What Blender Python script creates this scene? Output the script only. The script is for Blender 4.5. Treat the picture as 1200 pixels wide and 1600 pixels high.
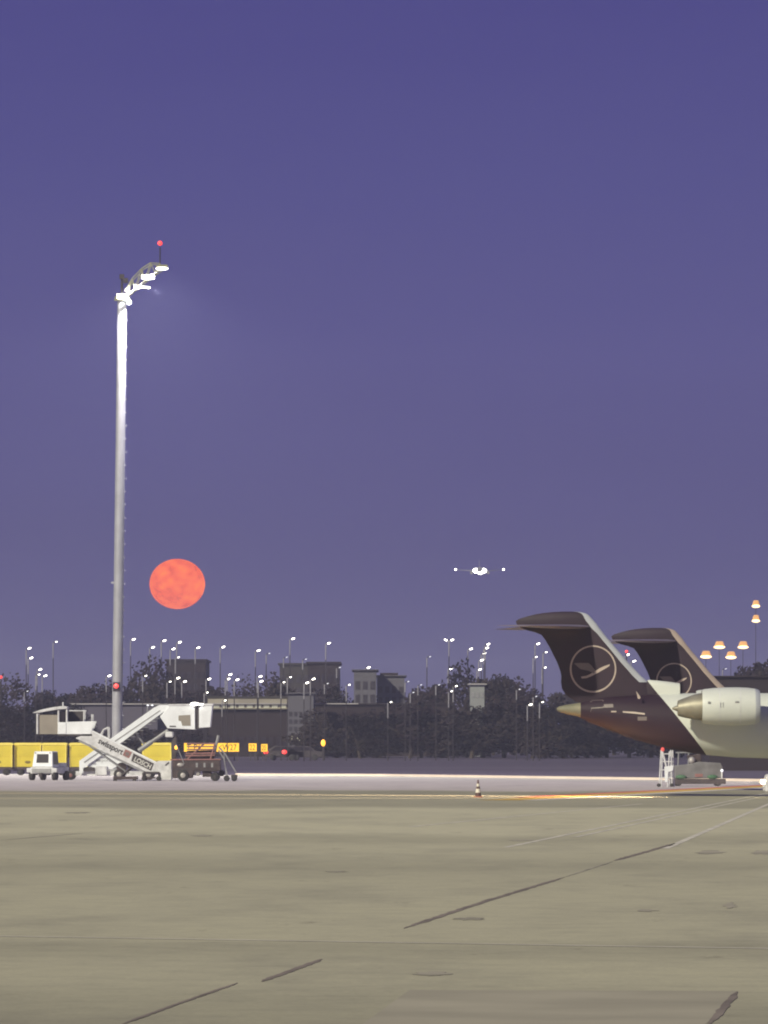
import bpy, math, random
from mathutils import Vector, Matrix
R = math.radians
random.seed(7)
for o in list(bpy.data.objects): bpy.data.objects.remove(o)
S = bpy.context.scene
C = S.collection

# ------------------------------------------------------------------ camera
F = 9350.0      # focal length in pixels of the 1200 wide photograph
HZ = 1168.0     # horizon row
CH = 2.1        # eye height
cam = bpy.data.cameras.new('camera'); co = bpy.data.objects.new('camera', cam); C.objects.link(co)
cam.sensor_fit = 'HORIZONTAL'; cam.sensor_width = 27.0; cam.lens = 27.0*F/1200
co.location = (0, 0, CH); co.rotation_euler = (R(90), 0, 0)
cam.shift_y = (HZ-800)/1200.0
cam.clip_start = 1.0; cam.clip_end = 60000
S.camera = co
S.render.resolution_x = 768; S.render.resolution_y = 1024

# ------------------------------------------------------------------ world: dusk sky by elevation
def ramp(nt, stops, interp='LINEAR'):
    r = nt.nodes.new('ShaderNodeValToRGB'); cr = r.color_ramp; cr.interpolation = interp
    while len(cr.elements) > 1: cr.elements.remove(cr.elements[0])
    cr.elements[0].position = stops[0][0]; cr.elements[0].color = (*stops[0][1], 1)
    for p, c in stops[1:]:
        e = cr.elements.new(p); e.color = (*c, 1)
    return r
def srgb(r, g, b):
    f = lambda v: (v/12.92 if v <= .04045 else ((v+.055)/1.055)**2.4)
    return (f(r/255), f(g/255), f(b/255))
W = bpy.data.worlds.new('World'); S.world = W; W.use_nodes = True
nt = W.node_tree; nt.nodes.clear()
tc = nt.nodes.new('ShaderNodeTexCoord'); sx = nt.nodes.new('ShaderNodeSeparateXYZ')
nt.links.new(tc.outputs['Generated'], sx.inputs[0])
mp = nt.nodes.new('ShaderNodeMapping'); mp.inputs['Scale'].default_value = (9, 9, 60)
nz = nt.nodes.new('ShaderNodeTexNoise'); nz.inputs['Scale'].default_value = 1.0; nz.inputs['Detail'].default_value = 3
nt.links.new(tc.outputs['Generated'], mp.inputs[0]); nt.links.new(mp.outputs[0], nz.inputs['Vector'])
m1 = nt.nodes.new('ShaderNodeMath'); m1.operation = 'MULTIPLY_ADD'; m1.inputs[1].default_value = 4.0; m1.inputs[2].default_value = 0.0
nt.links.new(sx.outputs['Z'], m1.inputs[0])
m2 = nt.nodes.new('ShaderNodeMath'); m2.operation = 'MULTIPLY_ADD'; m2.inputs[1].default_value = 0.08; 
nt.links.new(nz.outputs[0], m2.inputs[0]); nt.links.new(m1.outputs[0], m2.inputs[2])
rp = ramp(nt, [(0.0, srgb(68, 60, 98)), (0.06, srgb(70, 64, 108)), (0.13, srgb(78, 73, 121)),
               (0.30, srgb(85, 81, 136)), (0.42, srgb(79, 76, 136)), (0.53, srgb(73, 69, 133)), (1.0, srgb(56, 56, 116))])
nt.links.new(m2.outputs[0], rp.inputs[0])
bg = nt.nodes.new('ShaderNodeBackground'); bg.inputs['Strength'].default_value = 1.0
nt.links.new(rp.outputs[0], bg.inputs[0])
wo = nt.nodes.new('ShaderNodeOutputWorld'); nt.links.new(bg.outputs[0], wo.inputs[0])

# ------------------------------------------------------------------ one sun lamp: the level of the apron flood lighting
sl = bpy.data.lights.new('sun', 'SUN'); so = bpy.data.objects.new('sun', sl); C.objects.link(so)
sl.energy = 4.2; sl.color = (1.0, 0.95, 0.70); sl.angle = R(2.0)
SUN_EL, SUN_AZ = 31, 36          # light travels away from the camera and to the right
d = Vector((math.sin(R(SUN_AZ))*math.cos(R(SUN_EL)), math.cos(R(SUN_AZ))*math.cos(R(SUN_EL)), -math.sin(R(SUN_EL))))
so.rotation_euler = d.to_track_quat('-Z', 'Y').to_euler(); so.location = (-40, -60, 90)
S.view_settings.view_transform = 'Standard'; S.view_settings.look = 'None'
S.view_settings.exposure = 0.0; S.view_settings.gamma = 1.0
S.cycles.use_denoising = True; S.cycles.filter_width = 2.0
S.cycles.max_bounces = 5; S.cycles.volume_bounces = 1
S.cycles.sample_clamp_indirect = 4.0

# ------------------------------------------------------------------ materials
MATS = {}
def mat(name, col, rough=.6, metal=0.0, var=.12, scale=3.0, bump=0.0, emit=None, es=0.0):
    if name in MATS: return MATS[name]
    m = bpy.data.materials.new(name); m.use_nodes = True; n = m.node_tree
    b = n.nodes['Principled BSDF']
    b.inputs['Roughness'].default_value = rough; b.inputs['Metallic'].default_value = metal
    t = n.nodes.new('ShaderNodeTexCoord'); z = n.nodes.new('ShaderNodeTexNoise')
    z.inputs['Scale'].default_value = scale; z.inputs['Detail'].default_value = 5
    n.links.new(t.outputs['Object'], z.inputs['Vector'])
    r = ramp(n, [(0.3, tuple(c*(1-var) for c in col)), (0.7, tuple(min(1, c*(1+var)) for c in col))])
    n.links.new(z.outputs[0], r.inputs[0]); n.links.new(r.outputs[0], b.inputs['Base Color'])
    if bump:
        bp = n.nodes.new('ShaderNodeBump'); bp.inputs['Strength'].default_value = bump
        n.links.new(z.outputs[0], bp.inputs['Height']); n.links.new(bp.outputs[0], b.inputs['Normal'])
    if emit:
        b.inputs['Emission Color'].default_value = (*emit, 1); b.inputs['Emission Strength'].default_value = es
    MATS[name] = m; return m
M_white = mat('white_paint', (.78, .80, .86), .45, 0, .10, 1.5)
M_whited = mat('worn_white_paint', (.60, .60, .64), .55, 0, .22, 2.5)
M_grey = mat('grey_metal', (.28, .28, .30), .5, .2, .15)
M_dark = mat('dark_metal', (.055, .045, .05), .6, .1, .3, 2)
M_brown = mat('dirty_brown_metal', (.060, .042, .044), .6, .1, .4, 2.2)
M_red = mat('faded_red_paint', (.27, .13, .125), .5, 0, .25)
M_rubber = mat('rubber', (.03, .028, .03), .8, 0, .2)
M_hub = mat('wheel_hub', (.40, .38, .38), .5, .3, .15)
M_yellow = mat('yellow_canvas', (.56, .45, .035), .6, 0, .12, .9, .15)
M_yelp = mat('yellow_roof', (.72, .60, .12), .5, 0, .10, .9)
M_glass = mat('dark_glass', (.02, .015, .022), .3, 0, .2)
M_beige = mat('beige_panel', (.26, .23, .20), .6, 0, .12, 1)
M_navy = mat('navy_paint', (.024, .011, .023), .65, 0, .15, .8)
M_acw = mat('aircraft_white', (.58, .60, .58), .5, 0, .05, .8)
M_lip = mat('bare_metal', (.50, .52, .56), .45, .15, .08, 1)
M_nozzle = mat('nozzle_metal', (.27, .25, .20), .5, .4, .22, 2)
M_cone = mat('tail_cone_metal', (.19, .18, .125), .6, .0, .2, 2)
M_emb = mat('emblem_paint', (.46, .38, .34), .5, 0, .1)
M_embd = mat('emblem_paint_dull', (.17, .14, .14), .5, 0, .12)
M_pole = mat('pole_steel', (.035, .028, .035), .55, .3, .2)
M_polelit = mat('lamplit_pole_paint', (.30, .29, .33), .5, .1, .15)
M_mast = mat('mast_galvanised', (.29, .29, .33), .5, .2, .12, .8)
M_frame = mat('pale_yellow_frame', (.26, .26, .18), .5, .1, .1)
M_black = mat('black_letter', (.02, .018, .02), .6, 0, .1)
M_bark = mat('bark', (.06, .045, .035), .9, 0, .3)
M_leaf = mat('foliage', (.018, .008, .010), .95, 0, .3, .35)
M_leaf2 = mat('foliage_olive', (.023, .014, .011), .95, 0, .3, .35)
M_lens = mat('lamp_lens_white', (.8, .8, .8), .4, 0, .02, 3, 0, (1.0, .95, .82), 9)
M_lensd = mat('lamp_lens_dim', (.8, .8, .8), .4, 0, .02, 3, 0, (.86, .88, 1.0), 1.0)
M_lensa = mat('lamp_lens_amber', (.8, .6, .3), .4, 0, .02, 3, 0, (1.0, .70, .36), 3.0)
M_shade = mat('amber_shade', (.5, .3, .12), .5, 0, .05, 3, 0, (.60, .26, .09), .8)
M_flood = mat('flood_lens', (.9, .9, .9), .4, 0, .02, 3, 0, (1.0, .98, .86), 9)
M_redl = mat('red_lamp', (.8, .1, .1), .4, 0, .02, 3, 0, (1.0, .05, .04), 1.7)
M_amb = mat('amber_lamp', (.9, .5, .1), .4, 0, .02, 3, 0, (1.0, .42, .03), 2.6)
M_sign = mat('lit_sign_face', (.8, .5, .05), .5, 0, .03, 3, 0, (1.0, .50, .015), .95)

# ------------------------------------------------------------------ mesh helpers
class MB:
    def __init__(s): s.v = []; s.f = []
    def add(s, vs, fs):
        k = len(s.v); s.v += [tuple(v) for v in vs]; s.f += [tuple(i+k for i in f) for f in fs]; return s
    def box(s, x0, x1, y0, y1, z0, z1):
        return s.add([(x0,y0,z0),(x1,y0,z0),(x1,y1,z0),(x0,y1,z0),(x0,y0,z1),(x1,y0,z1),(x1,y1,z1),(x0,y1,z1)],
                     [(0,3,2,1),(4,5,6,7),(0,1,5,4),(1,2,6,5),(2,3,7,6),(3,0,4,7)])
    def prism(s, prof, y0, y1):       # profile in x,z extruded along y
        n = len(prof)
        a = sum(prof[i][0]*prof[(i+1) % n][1]-prof[(i+1) % n][0]*prof[i][1] for i in range(n))
        if a < 0: prof = prof[::-1]
        vs = [(x, y0, z) for x, z in prof]+[(x, y1, z) for x, z in prof]
        fs = [tuple(range(n)), tuple(range(2*n-1, n-1, -1))]+[(i, i+n, (i+1) % n+n, (i+1) % n) for i in range(n)]
        return s.add(vs, fs)
    def tube(s, p0, p1, r0, r1=None, n=10, cap=True):
        r1 = r0 if r1 is None else r1
        p0 = Vector(p0); p1 = Vector(p1); a = (p1-p0).normalized()
        u = a.orthogonal().normalized(); w = a.cross(u); vs = []
        for p, r in ((p0, r0), (p1, r1)):
            for i in range(n):
                t = 2*math.pi*i/n; vs.append(p+(u*math.cos(t)+w*math.sin(t))*r)
        fs = [(i, (i+1) % n, (i+1) % n+n, i+n) for i in range(n)]
        if cap: fs += [tuple(range(n-1, -1, -1)), tuple(range(n, 2*n))]
        return s.add(vs, fs)
    def path(s, pts, r, n=8):
        for a, b in zip(pts, pts[1:]): s.tube(a, b, r, r, n)
        return s
    def lathe(s, st, cy=0.0, n=28, cap=True):   # st: (x, zc, rz, ry)
        vs = []
        for x, zc, rz, ry in st:
            for i in range(n):
                t = 2*math.pi*i/n; vs.append((x, cy+ry*math.cos(t), zc+rz*math.sin(t)))
        fs = []
        for k in range(len(st)-1):
            for i in range(n): fs.append((k*n+i, k*n+(i+1) % n, (k+1)*n+(i+1) % n, (k+1)*n+i))
        if cap: fs += [tuple(range(n-1, -1, -1)), tuple(range((len(st)-1)*n, len(st)*n))]
        return s.add(vs, fs)
    def ball(s, c, rx, ry, rz, nu=12, nv=8):
        vs = [(c[0], c[1], c[2]-rz)]; fs = []
        for j in range(1, nv):
            p = math.pi*j/nv-math.pi/2
            for i in range(nu):
                t = 2*math.pi*i/nu; vs.append((c[0]+rx*math.cos(p)*math.cos(t), c[1]+ry*math.cos(p)*math.sin(t), c[2]+rz*math.sin(p)))
        vs.append((c[0], c[1], c[2]+rz)); L = len(vs)-1
        for i in range(nu):
            fs.append((0, 1+(i+1) % nu, 1+i)); fs.append((L, L-nu+i, L-nu+(i+1) % nu))
            for j in range(nv-2): fs.append((1+j*nu+i, 1+j*nu+(i+1) % nu, 1+(j+1)*nu+(i+1) % nu, 1+(j+1)*nu+i))
        return s.add(vs, fs)
    def wheel(s, x, y, z, r, w, n=18):      # axle along y
        prof = [(-w/2, r*.82), (-w/2*.7, r*.97), (0, r), (w/2*.7, r*.97), (w/2, r*.82)]
        vs = []
        for a, q in prof:
            for i in range(n):
                t = 2*math.pi*i/n; vs.append((x+q*math.cos(t), y+a, z+q*math.sin(t)))
        fs = [(k*n+i, (k+1)*n+i, (k+1)*n+(i+1) % n, k*n+(i+1) % n) for k in range(4) for i in range(n)]
        fs += [tuple(range(n)), tuple(range(5*n-1, 4*n-1, -1))]
        return s.add(vs, fs)
    def build(s, name, m, parent=None, smooth=False, loc=(0,0,0), bevel=0):
        used = sorted({i for f in s.f for i in f})
        if len(used) < len(s.v):
            mp_ = {o: k for k, o in enumerate(used)}; s.v = [s.v[i] for i in used]; s.f = [tuple(mp_[i] for i in f) for f in s.f]
        me = bpy.data.meshes.new(name); me.from_pydata(s.v, [], s.f); me.update()
        if isinstance(m, (list, tuple)):
            for q in m: me.materials.append(q)
        else: me.materials.append(m)
        o = bpy.data.objects.new(name, me); C.objects.link(o); o.location = loc
        if parent is not None: o.parent = parent
        if smooth:
            for p in me.polygons: p.use_smooth = True
            try: me.set_sharp_from_angle(angle=R(40))
            except Exception: pass
        if bevel:
            b = o.modifiers.new('bevel', 'BEVEL'); b.width = bevel; b.segments = 2; b.limit_method = 'ANGLE'
        return o
def tag(o, label=None, cat=None, group=None, kind=None):
    if label: o['label'] = label
    if cat: o['category'] = cat
    if group: o['group'] = group
    if kind: o['kind'] = kind
    return o
def thing(name, label, cat, loc, group=None, rz=0):
    o = bpy.data.objects.new(name, None); C.objects.link(o); o.location = loc; o.rotation_euler = (0, 0, rz)
    return tag(o, label, cat, group)
def copy_tree(o, parent=None):
    c = o.copy(); C.objects.link(c)
    if parent is not None: c.parent = parent
    for ch in [k for k in bpy.data.objects if k.parent == o]: copy_tree(ch, c)
    return c
def text(body, size, m, parent, loc, rot=(R(90), 0, 0), name='lettering', sxs=1.0, sub=None, bold=.0):
    cu = bpy.data.curves.new('t', 'FONT'); cu.body = body; cu.size = size; cu.extrude = .004; cu.offset = bold
    t = bpy.data.objects.new('t', cu); C.objects.link(t)
    bpy.context.view_layer.update()
    me = bpy.data.meshes.new_from_object(t.evaluated_get(bpy.context.evaluated_depsgraph_get()))
    bpy.data.objects.remove(t); bpy.data.curves.remove(cu)
    me.materials.clear(); me.materials.append(m)
    o = bpy.data.objects.new(name, me); C.objects.link(o); o.parent = parent
    o.location = loc; o.rotation_euler = rot; o.scale = (sxs, 1, 1)
    return o
class Px:      # pixel helper: local x,z of a thing that stands at distance Y with its base at column px0
    def __init__(s, Y, px0, z0=0.0): s.Y = Y; s.k = Y/F; s.px0 = px0; s.z0 = z0; s.loc = ((px0-600)*s.k, Y, z0)
    def __call__(s, px, py): return ((px-s.px0)*s.k, CH+(HZ-py)*s.k-s.z0)
    def x(s, px): return (px-s.px0)*s.k
    def z(s, py): return CH+(HZ-py)*s.k-s.z0
    def p(s, px, py, y=0.0): return (s.x(px), y, s.z(py))
def G(px, py, z=0.0):      # point of the ground plane seen at a pixel
    D = CH*F/(py-HZ); return Vector(((px-600)/F*D, D, z))

# ------------------------------------------------------------------ ground
def terrain_z(y):
    t = min(1, max(0, (y-480)/200.0)); t = t*t*(3-2*t); return -0.03+1.2*t
def ground():
    xs = [-1500, -700, -350, -150, 0, 150, 350, 700, 1500]
    ys = [-250, -100, 0, 150, 300, 470]+list(range(490, 720, 15))+[760, 850, 1000, 1500, 2200, 3000]
    vs = [(x, y, terrain_z(y)) for y in ys for x in xs]; n = len(xs)
    fs = [(j*n+i, j*n+i+1, (j+1)*n+i+1, (j+1)*n+i) for j in range(len(ys)-1) for i in range(n-1)]
    m = bpy.data.materials.new('grass_field'); m.use_nodes = True; q = m.node_tree; b = q.nodes['Principled BSDF']
    b.inputs['Roughness'].default_value = .95
    t = q.nodes.new('ShaderNodeTexCoord'); mp = q.nodes.new('ShaderNodeMapping'); mp.inputs['Scale'].default_value = (.01, .045, 1)
    z = q.nodes.new('ShaderNodeTexNoise'); z.inputs['Scale'].default_value = 1; z.inputs['Detail'].default_value = 8
    q.links.new(t.outputs['Object'], mp.inputs[0]); q.links.new(mp.outputs[0], z.inputs['Vector'])
    r = ramp(q, [(.3, (.054, .040, .074)), (.5, (.070, .054, .094)), (.72, (.10, .084, .12))])
    q.links.new(z.outputs[0], r.inputs[0]); q.links.new(r.outputs[0], b.inputs['Base Color'])
    b2 = MB().add(vs, fs); o = b2.build('ground', m, None, True); tag(o, kind='structure')
ground()

def concrete():
    m = bpy.data.materials.new('apron_concrete'); m.use_nodes = True; q = m.node_tree; b = q.nodes['Principled BSDF']
    b.inputs['Roughness'].default_value = .8
    t = q.nodes.new('ShaderNodeTexCoord'); s = q.nodes.new('ShaderNodeSeparateXYZ'); q.links.new(t.outputs['Object'], s.inputs[0])
    # slow wander of the strip edges
    mw = q.nodes.new('ShaderNodeMapping'); mw.inputs['Scale'].default_value = (.09, .02, 1)
    nw = q.nodes.new('ShaderNodeTexNoise'); nw.inputs['Scale'].default_value = 1; nw.inputs['Detail'].default_value = 4
    q.links.new(t.outputs['Object'], mw.inputs[0]); q.links.new(mw.outputs[0], nw.inputs['Vector'])
    a = q.nodes.new('ShaderNodeMath'); a.operation = 'SUBTRACT'; a.inputs[1].default_value = .5; q.links.new(nw.outputs[0], a.inputs[0])
    a1 = q.nodes.new('ShaderNodeMath'); a1.operation = 'MULTIPLY_ADD'; a1.inputs[1].default_value = .14; a1.inputs[2].default_value = 1; q.links.new(a.outputs[0], a1.inputs[0])
    dv = q.nodes.new('ShaderNodeMath'); dv.operation = 'MULTIPLY'; q.links.new(s.outputs['Y'], dv.inputs[0]); q.links.new(a1.outputs[0], dv.inputs[1])
    # tone bands across the apron, set by distance
    sc = q.nodes.new('ShaderNodeMath'); sc.operation = 'DIVIDE'; sc.inputs[1].default_value = 480.0; q.links.new(dv.outputs[0], sc.inputs[0])
    base = (.50, .470, .325)
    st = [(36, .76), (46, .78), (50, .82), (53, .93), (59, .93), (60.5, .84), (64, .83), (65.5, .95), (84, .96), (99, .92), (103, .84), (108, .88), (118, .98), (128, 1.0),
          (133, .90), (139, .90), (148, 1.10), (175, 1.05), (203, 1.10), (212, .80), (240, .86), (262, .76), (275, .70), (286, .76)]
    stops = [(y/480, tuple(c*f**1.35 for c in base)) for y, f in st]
    stops += [(296/480, (.56, .50, .48)), (345/480, (.66, .59, .60)), (1.0, (.72, .67, .665))]  # far zone paler: floodlit brightness put into lighter concrete
    r = ramp(q, stops); q.links.new(sc.outputs[0], r.inputs[0])
    # stains
    ms = q.nodes.new('ShaderNodeMapping'); ms.inputs['Scale'].default_value = (.35, .10, 1)
    n1 = q.nodes.new('ShaderNodeTexNoise'); n1.inputs['Scale'].default_value = 1; n1.inputs['Detail'].default_value = 8; n1.inputs['Roughness'].default_value = .65
    q.links.new(t.outputs['Object'], ms.inputs[0]); q.links.new(ms.outputs[0], n1.inputs['Vector'])
    r1 = ramp(q, [(.28, (.80, .80, .82)), (.5, (1, 1, 1)), (.75, (1.07, 1.07, 1.05))]); q.links.new(n1.outputs[0], r1.inputs[0])
    n2 = q.nodes.new('ShaderNodeTexNoise'); n2.inputs['Scale'].default_value = 14; n2.inputs['Detail'].default_value = 8; n2.inputs['Roughness'].default_value = .75
    q.links.new(t.outputs['Object'], n2.inputs['Vector'])
    r2 = ramp(q, [(.3, (.84, .84, .84)), (.7, (1.13, 1.13, 1.13))]); q.links.new(n2.outputs[0], r2.inputs[0])
    # oil spots and scuffs, long in x
    m3 = q.nodes.new('ShaderNodeMapping'); m3.inputs['Scale'].default_value = (.55, .16, 1); m3.inputs['Location'].default_value = (3.3, 1.7, 0)
    n3 = q.nodes.new('ShaderNodeTexNoise'); n3.inputs['Scale'].default_value = 1; n3.inputs['Detail'].default_value = 6; n3.inputs['Roughness'].default_value = .7
    q.links.new(t.outputs['Object'], m3.inputs[0]); q.links.new(m3.outputs[0], n3.inputs['Vector'])
    r3 = ramp(q, [(.30, (.62, .60, .60)), (.37, (1, 1, 1))]); q.links.new(n3.outputs[0], r3.inputs[0])
    n4 = q.nodes.new('ShaderNodeTexNoise'); n4.inputs['Scale'].default_value = 1.3; n4.inputs['Detail'].default_value = 12; n4.inputs['Roughness'].default_value = .8
    q.links.new(t.outputs['Object'], n4.inputs['Vector'])
    r4 = ramp(q, [(.32, (.84, .84, .85)), (.5, (1, 1, 1)), (.68, (1.10, 1.10, 1.08))]); q.links.new(n4.outputs[0], r4.inputs[0])
    cur = r.outputs[0]
    for rr in (r1, r2, r3, r4):
        mx = q.nodes.new('ShaderNodeMix'); mx.data_type = 'RGBA'; mx.blend_type = 'MULTIPLY'; mx.inputs[0].default_value = 1
        q.links.new(cur, mx.inputs[6]); q.links.new(rr.outputs[0], mx.inputs[7]); cur = mx.outputs[2]
    q.links.new(cur, b.inputs['Base Color'])
    bp = q.nodes.new('ShaderNodeBump'); bp.inputs['Strength'].default_value = .15; q.links.new(n2.outputs[0], bp.inputs['Height']); q.links.new(bp.outputs[0], b.inputs['Normal'])
    return m
e0, e1, e2 = G(0, 1209.5), G(600, 1213), G(1200, 1221.5)
dl = (e0-e1).normalized(); dr = (e2-e1).normalized()
far = [e1+dl*420, e0, e1, e2, e1+dr*420]
pts = [(-300, -150, 0), (400, -150, 0), (400, far[4].y, 0)]+[tuple(p) for p in far[::-1]]+[(-300, far[0].y, 0)]
ap = MB().add(pts, [tuple(range(len(pts)))]).build('apron', concrete()); tag(ap, kind='structure')

def strip(name, a, b, w, m, z=.004, kind='structure'):
    a = Vector((a[0], a[1], 0)); b = Vector((b[0], b[1], 0)); n = (b-a).normalized(); p = Vector((-n.y, n.x, 0))*w/2
    vs = [a-p, a+p, b+p, b-p]; vs = [(v.x, v.y, z) for v in vs]
    mb = MB().add(vs, [(0, 3, 2, 1)]); o = mb.build(name, m); return tag(o, kind=kind)
def ragged(name, pts, w, m, z=.004):       # a crack that wanders a little
    rnd = random.Random(len(pts)*7+int(w*100)); L = []; Rr = []
    P = []
    for a, b in zip(pts, pts[1:]):
        k = 24
        for i in range(k): P.append(a.lerp(b, i/k))
    P.append(pts[-1])
    n = (P[-1]-P[0]).normalized(); q = Vector((-n.y, n.x, 0))
    vs = []; fs = []
    for i, p in enumerate(P):
        e = min(i, len(P)-1-i)/6.0; ww = w*min(1, .2+e)*(.85+.3*rnd.random())/2; c = p+q*(rnd.random()-.5)*w*.22
        vs += [(c-q*ww).to_tuple(), (c+q*ww).to_tuple()]
    vs = [(v[0], v[1], z) for v in vs]
    for i in range(len(P)-1): fs.append((2*i, 2*i+2, 2*i+3, 2*i+1))
    return tag(MB().add(vs, fs).build(name, m), kind='structure')
M_seal = mat('joint_sealant', (.21, .175, .145), .8, 0, .3, .6)
M_seal2 = mat('worn_joint', (.36, .33, .26), .8, 0, .35, .6)
M_line_trail = mat('white_line_and_trail', (.64, .60, .50), .7, 0, .25, .8)
M_ytrail = mat('yellow_light_trail', (.75, .50, .10), .6, 0, .2, .5)
M_rtrail = mat('red_light_trail', (.75, .17, .10), .6, 0, .25, .3)
M_wtrail = mat('white_light_trail', (.78, .74, .68), .6, 0, .12, .3)
ragged('apron_joint', [G(630, 1451), G(760, 1408), G(882, 1371)], .10, M_seal)
ragged('apron_joint', [G(960, 1345), G(1010, 1331), G(1055, 1318)], .13, M_seal)
ragged('apron_joint', [G(884, 1370), G(958, 1346)], .05, M_seal2)
ragged('apron_joint', [G(190, 1601), G(280, 1568), G(372, 1536)], .045, M_seal)
ragged('apron_joint', [G(408, 1534), G(455, 1517), G(503, 1499)], .075, M_seal)
ragged('apron_joint', [G(1108, 1601), G(1152, 1550)], .07, M_seal)
ragged('apron_joint', [G(0, 1313), G(130, 1302)], .10, M_seal2)
strip('apron_line_and_trail', G(-40, 1462.5), G(1240, 1483), .16, M_line_trail)
strip('apron_line_and_trail', G(640, 1292), G(1004, 1256), .16, M_line_trail)  # this and the next pale strips draw thin white light trails
strip('apron_line_and_trail', G(790, 1324.2), G(1215, 1236), .14, M_line_trail)
strip('apron_line_and_trail', G(900, 1308), G(1222, 1238), .12, M_line_trail)
strip('apron_line_and_trail', G(1040, 1326), G(1225, 1246), .16, M_line_trail)
# vehicle light trails laid as coloured strips towards the right edge
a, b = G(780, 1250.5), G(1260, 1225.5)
strip('apron_line_and_trail', a, b, 1.7, M_ytrail, .008)
off = Vector((-1.3, 0.2, 0)); strip('apron_line_and_trail', a+off+(b-a)*.12, b+off, .9, M_rtrail, .008)
off = Vector((1.2, -0.2, 0)); strip('apron_line_and_trail', a+off, b+off, .8, M_wtrail, .008)
strip('apron_line_and_trail', e1+dl*160+Vector((0, -5, 0)), e1+Vector((0, -5, 0)), 9.0, M_wtrail, .004)  # wide white strips paint the bright light trail at the far edge
strip('apron_line_and_trail', e1+Vector((0, -5, 0)), e1+dr*150+Vector((0, -5, 0)), 9.0, M_wtrail, .004)
# low ridge added to draw the far light trail in pale colour
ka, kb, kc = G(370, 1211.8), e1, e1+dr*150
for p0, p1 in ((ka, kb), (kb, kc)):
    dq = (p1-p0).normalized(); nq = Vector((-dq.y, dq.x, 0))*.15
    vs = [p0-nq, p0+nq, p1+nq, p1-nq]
    kx = MB().add([(v.x, v.y, .012) for v in vs]+[(v.x, v.y, .17) for v in vs], [(0, 3, 2, 1), (4, 5, 6, 7), (0, 1, 5, 4), (1, 2, 6, 5), (2, 3, 7, 6), (3, 0, 4, 7)]).build('light_trail_ridge', mat('light_trail_pale', (.80, .68, .60), .6, 0, .08, .2))
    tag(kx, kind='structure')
tag(MB().add([G(640, 1547, .003), G(1152, 1549, .003), G(1085, 1620, .003), G(540, 1620, .003)], [(0, 3, 2, 1)]).build('repaired_slab', mat('repair_concrete', (.37, .34, .255), .85, 0, .14, .5)), kind='structure')
# scuffs and old repair marks on the slabs
def blot(px, py, wpx, hpx, m, seed):
    rnd = random.Random(seed); n = 22; vs = []
    for i in range(n):
        t = 2*math.pi*i/n; k = .55+.6*rnd.random()
        vs.append(tuple(G(px+math.cos(t)*wpx/2*k, py+math.sin(t)*hpx/2*k, .004)))
    o = MB().add(vs, [tuple(range(n))[::-1]]).build('apron_stain', m); tag(o, kind='structure')
M_blot = mat('rubber_scuff', (.36, .33, .25), .8, 0, .3, .5)
M_blot2 = mat('faint_scuff', (.44, .41, .31), .8, 0, .15, .5)
for i, (px, py, w, h, m) in enumerate([(675, 1522, 62, 7, M_blot), (1140, 1415, 24, 10, M_blot), (1010, 1423, 36, 4, M_blot), (735, 1436, 55, 5, M_blot), 
        (1110, 1332, 60, 6, M_blot), (1190, 1332, 34, 8, M_blot), (815, 1313, 40, 3, M_blot), 
        (315, 1306, 42, 3, M_blot), (525, 1362, 40, 3, M_blot), (120, 1270, 46, 2.4, M_blot), 
        ]):
    blot(px, py, w, h, m, i)

# ------------------------------------------------------------------ trees
rnd = random.Random(3)
def tree_proto(seed, shape):
    r = random.Random(seed)
    root = bpy.data.objects.new('broadleaf_tree', None); C.objects.link(root)
    tr = MB(); tr.tube((0, 0, -.5), (0.1, 0, .42), .030, .02, 8)
    for i in range(7):
        a = r.random()*6.28; h = .25+.4*r.random(); L = .16+.16*r.random()
        tr.tube((.08, 0, h*.6), (math.cos(a)*L, math.sin(a)*L, h+.2*r.random()), .012, .004, 5)
    tr.build('trunk', M_bark, root)
    cl = []
    for i in range(20):
        a = r.random()*6.28; rr = shape*math.sqrt(r.random()); h = .12+.76*r.random()
        rr *= 1.0-.55*max(0, (h-.5)*2)
        cl.append((math.cos(a)*rr, math.sin(a)*rr, h, .09+.10*r.random()))
    cr = MB()
    for i in range(2600):
        c = cl[r.randrange(len(cl))]
        v = Vector((r.gauss(0, 1), r.gauss(0, 1), r.gauss(0, 1))).normalized()*c[3]*(.5+.6*r.random())
        p = Vector((c[0], c[1], c[2]))+v
        u = Vector((r.gauss(0, 1), r.gauss(0, 1), r.gauss(0, 1))).normalized(); w = u.orthogonal().normalized(); s = .012+.016*r.random()
        u = u*s; w = w*s
        cr.add([p-u-w*.6, p+u-w*.4, p+u*.6+w, p-u*.8+w*.7], [(0, 1, 2, 3)])
    cr.build('crown', M_leaf if seed % 2 else M_leaf2, root)
    return root
protos = [tree_proto(11+i, (.34, .42, .5, .38, .30)[i]) for i in range(5)]
ORD = ['first', 'second', 'third', 'fourth', 'fifth', 'sixth', 'seventh', 'eighth', 'ninth', 'tenth', 'eleventh', 'twelfth', 'thirteenth', 'fourteenth', 'fifteenth', 'sixteenth', 'seventeenth', 'eighteenth', 'nineteenth', 'twentieth']
def ordw(i):
    if i < 20: return ORD[i]
    t = {2: 'twenty', 3: 'thirty', 4: 'forty', 5: 'fifty', 6: 'sixty'}[(i+1)//10]
    return (t[:-1]+'ieth') if (i+1) % 10 == 0 else t+'-'+ORD[(i+1) % 10-1]
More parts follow.
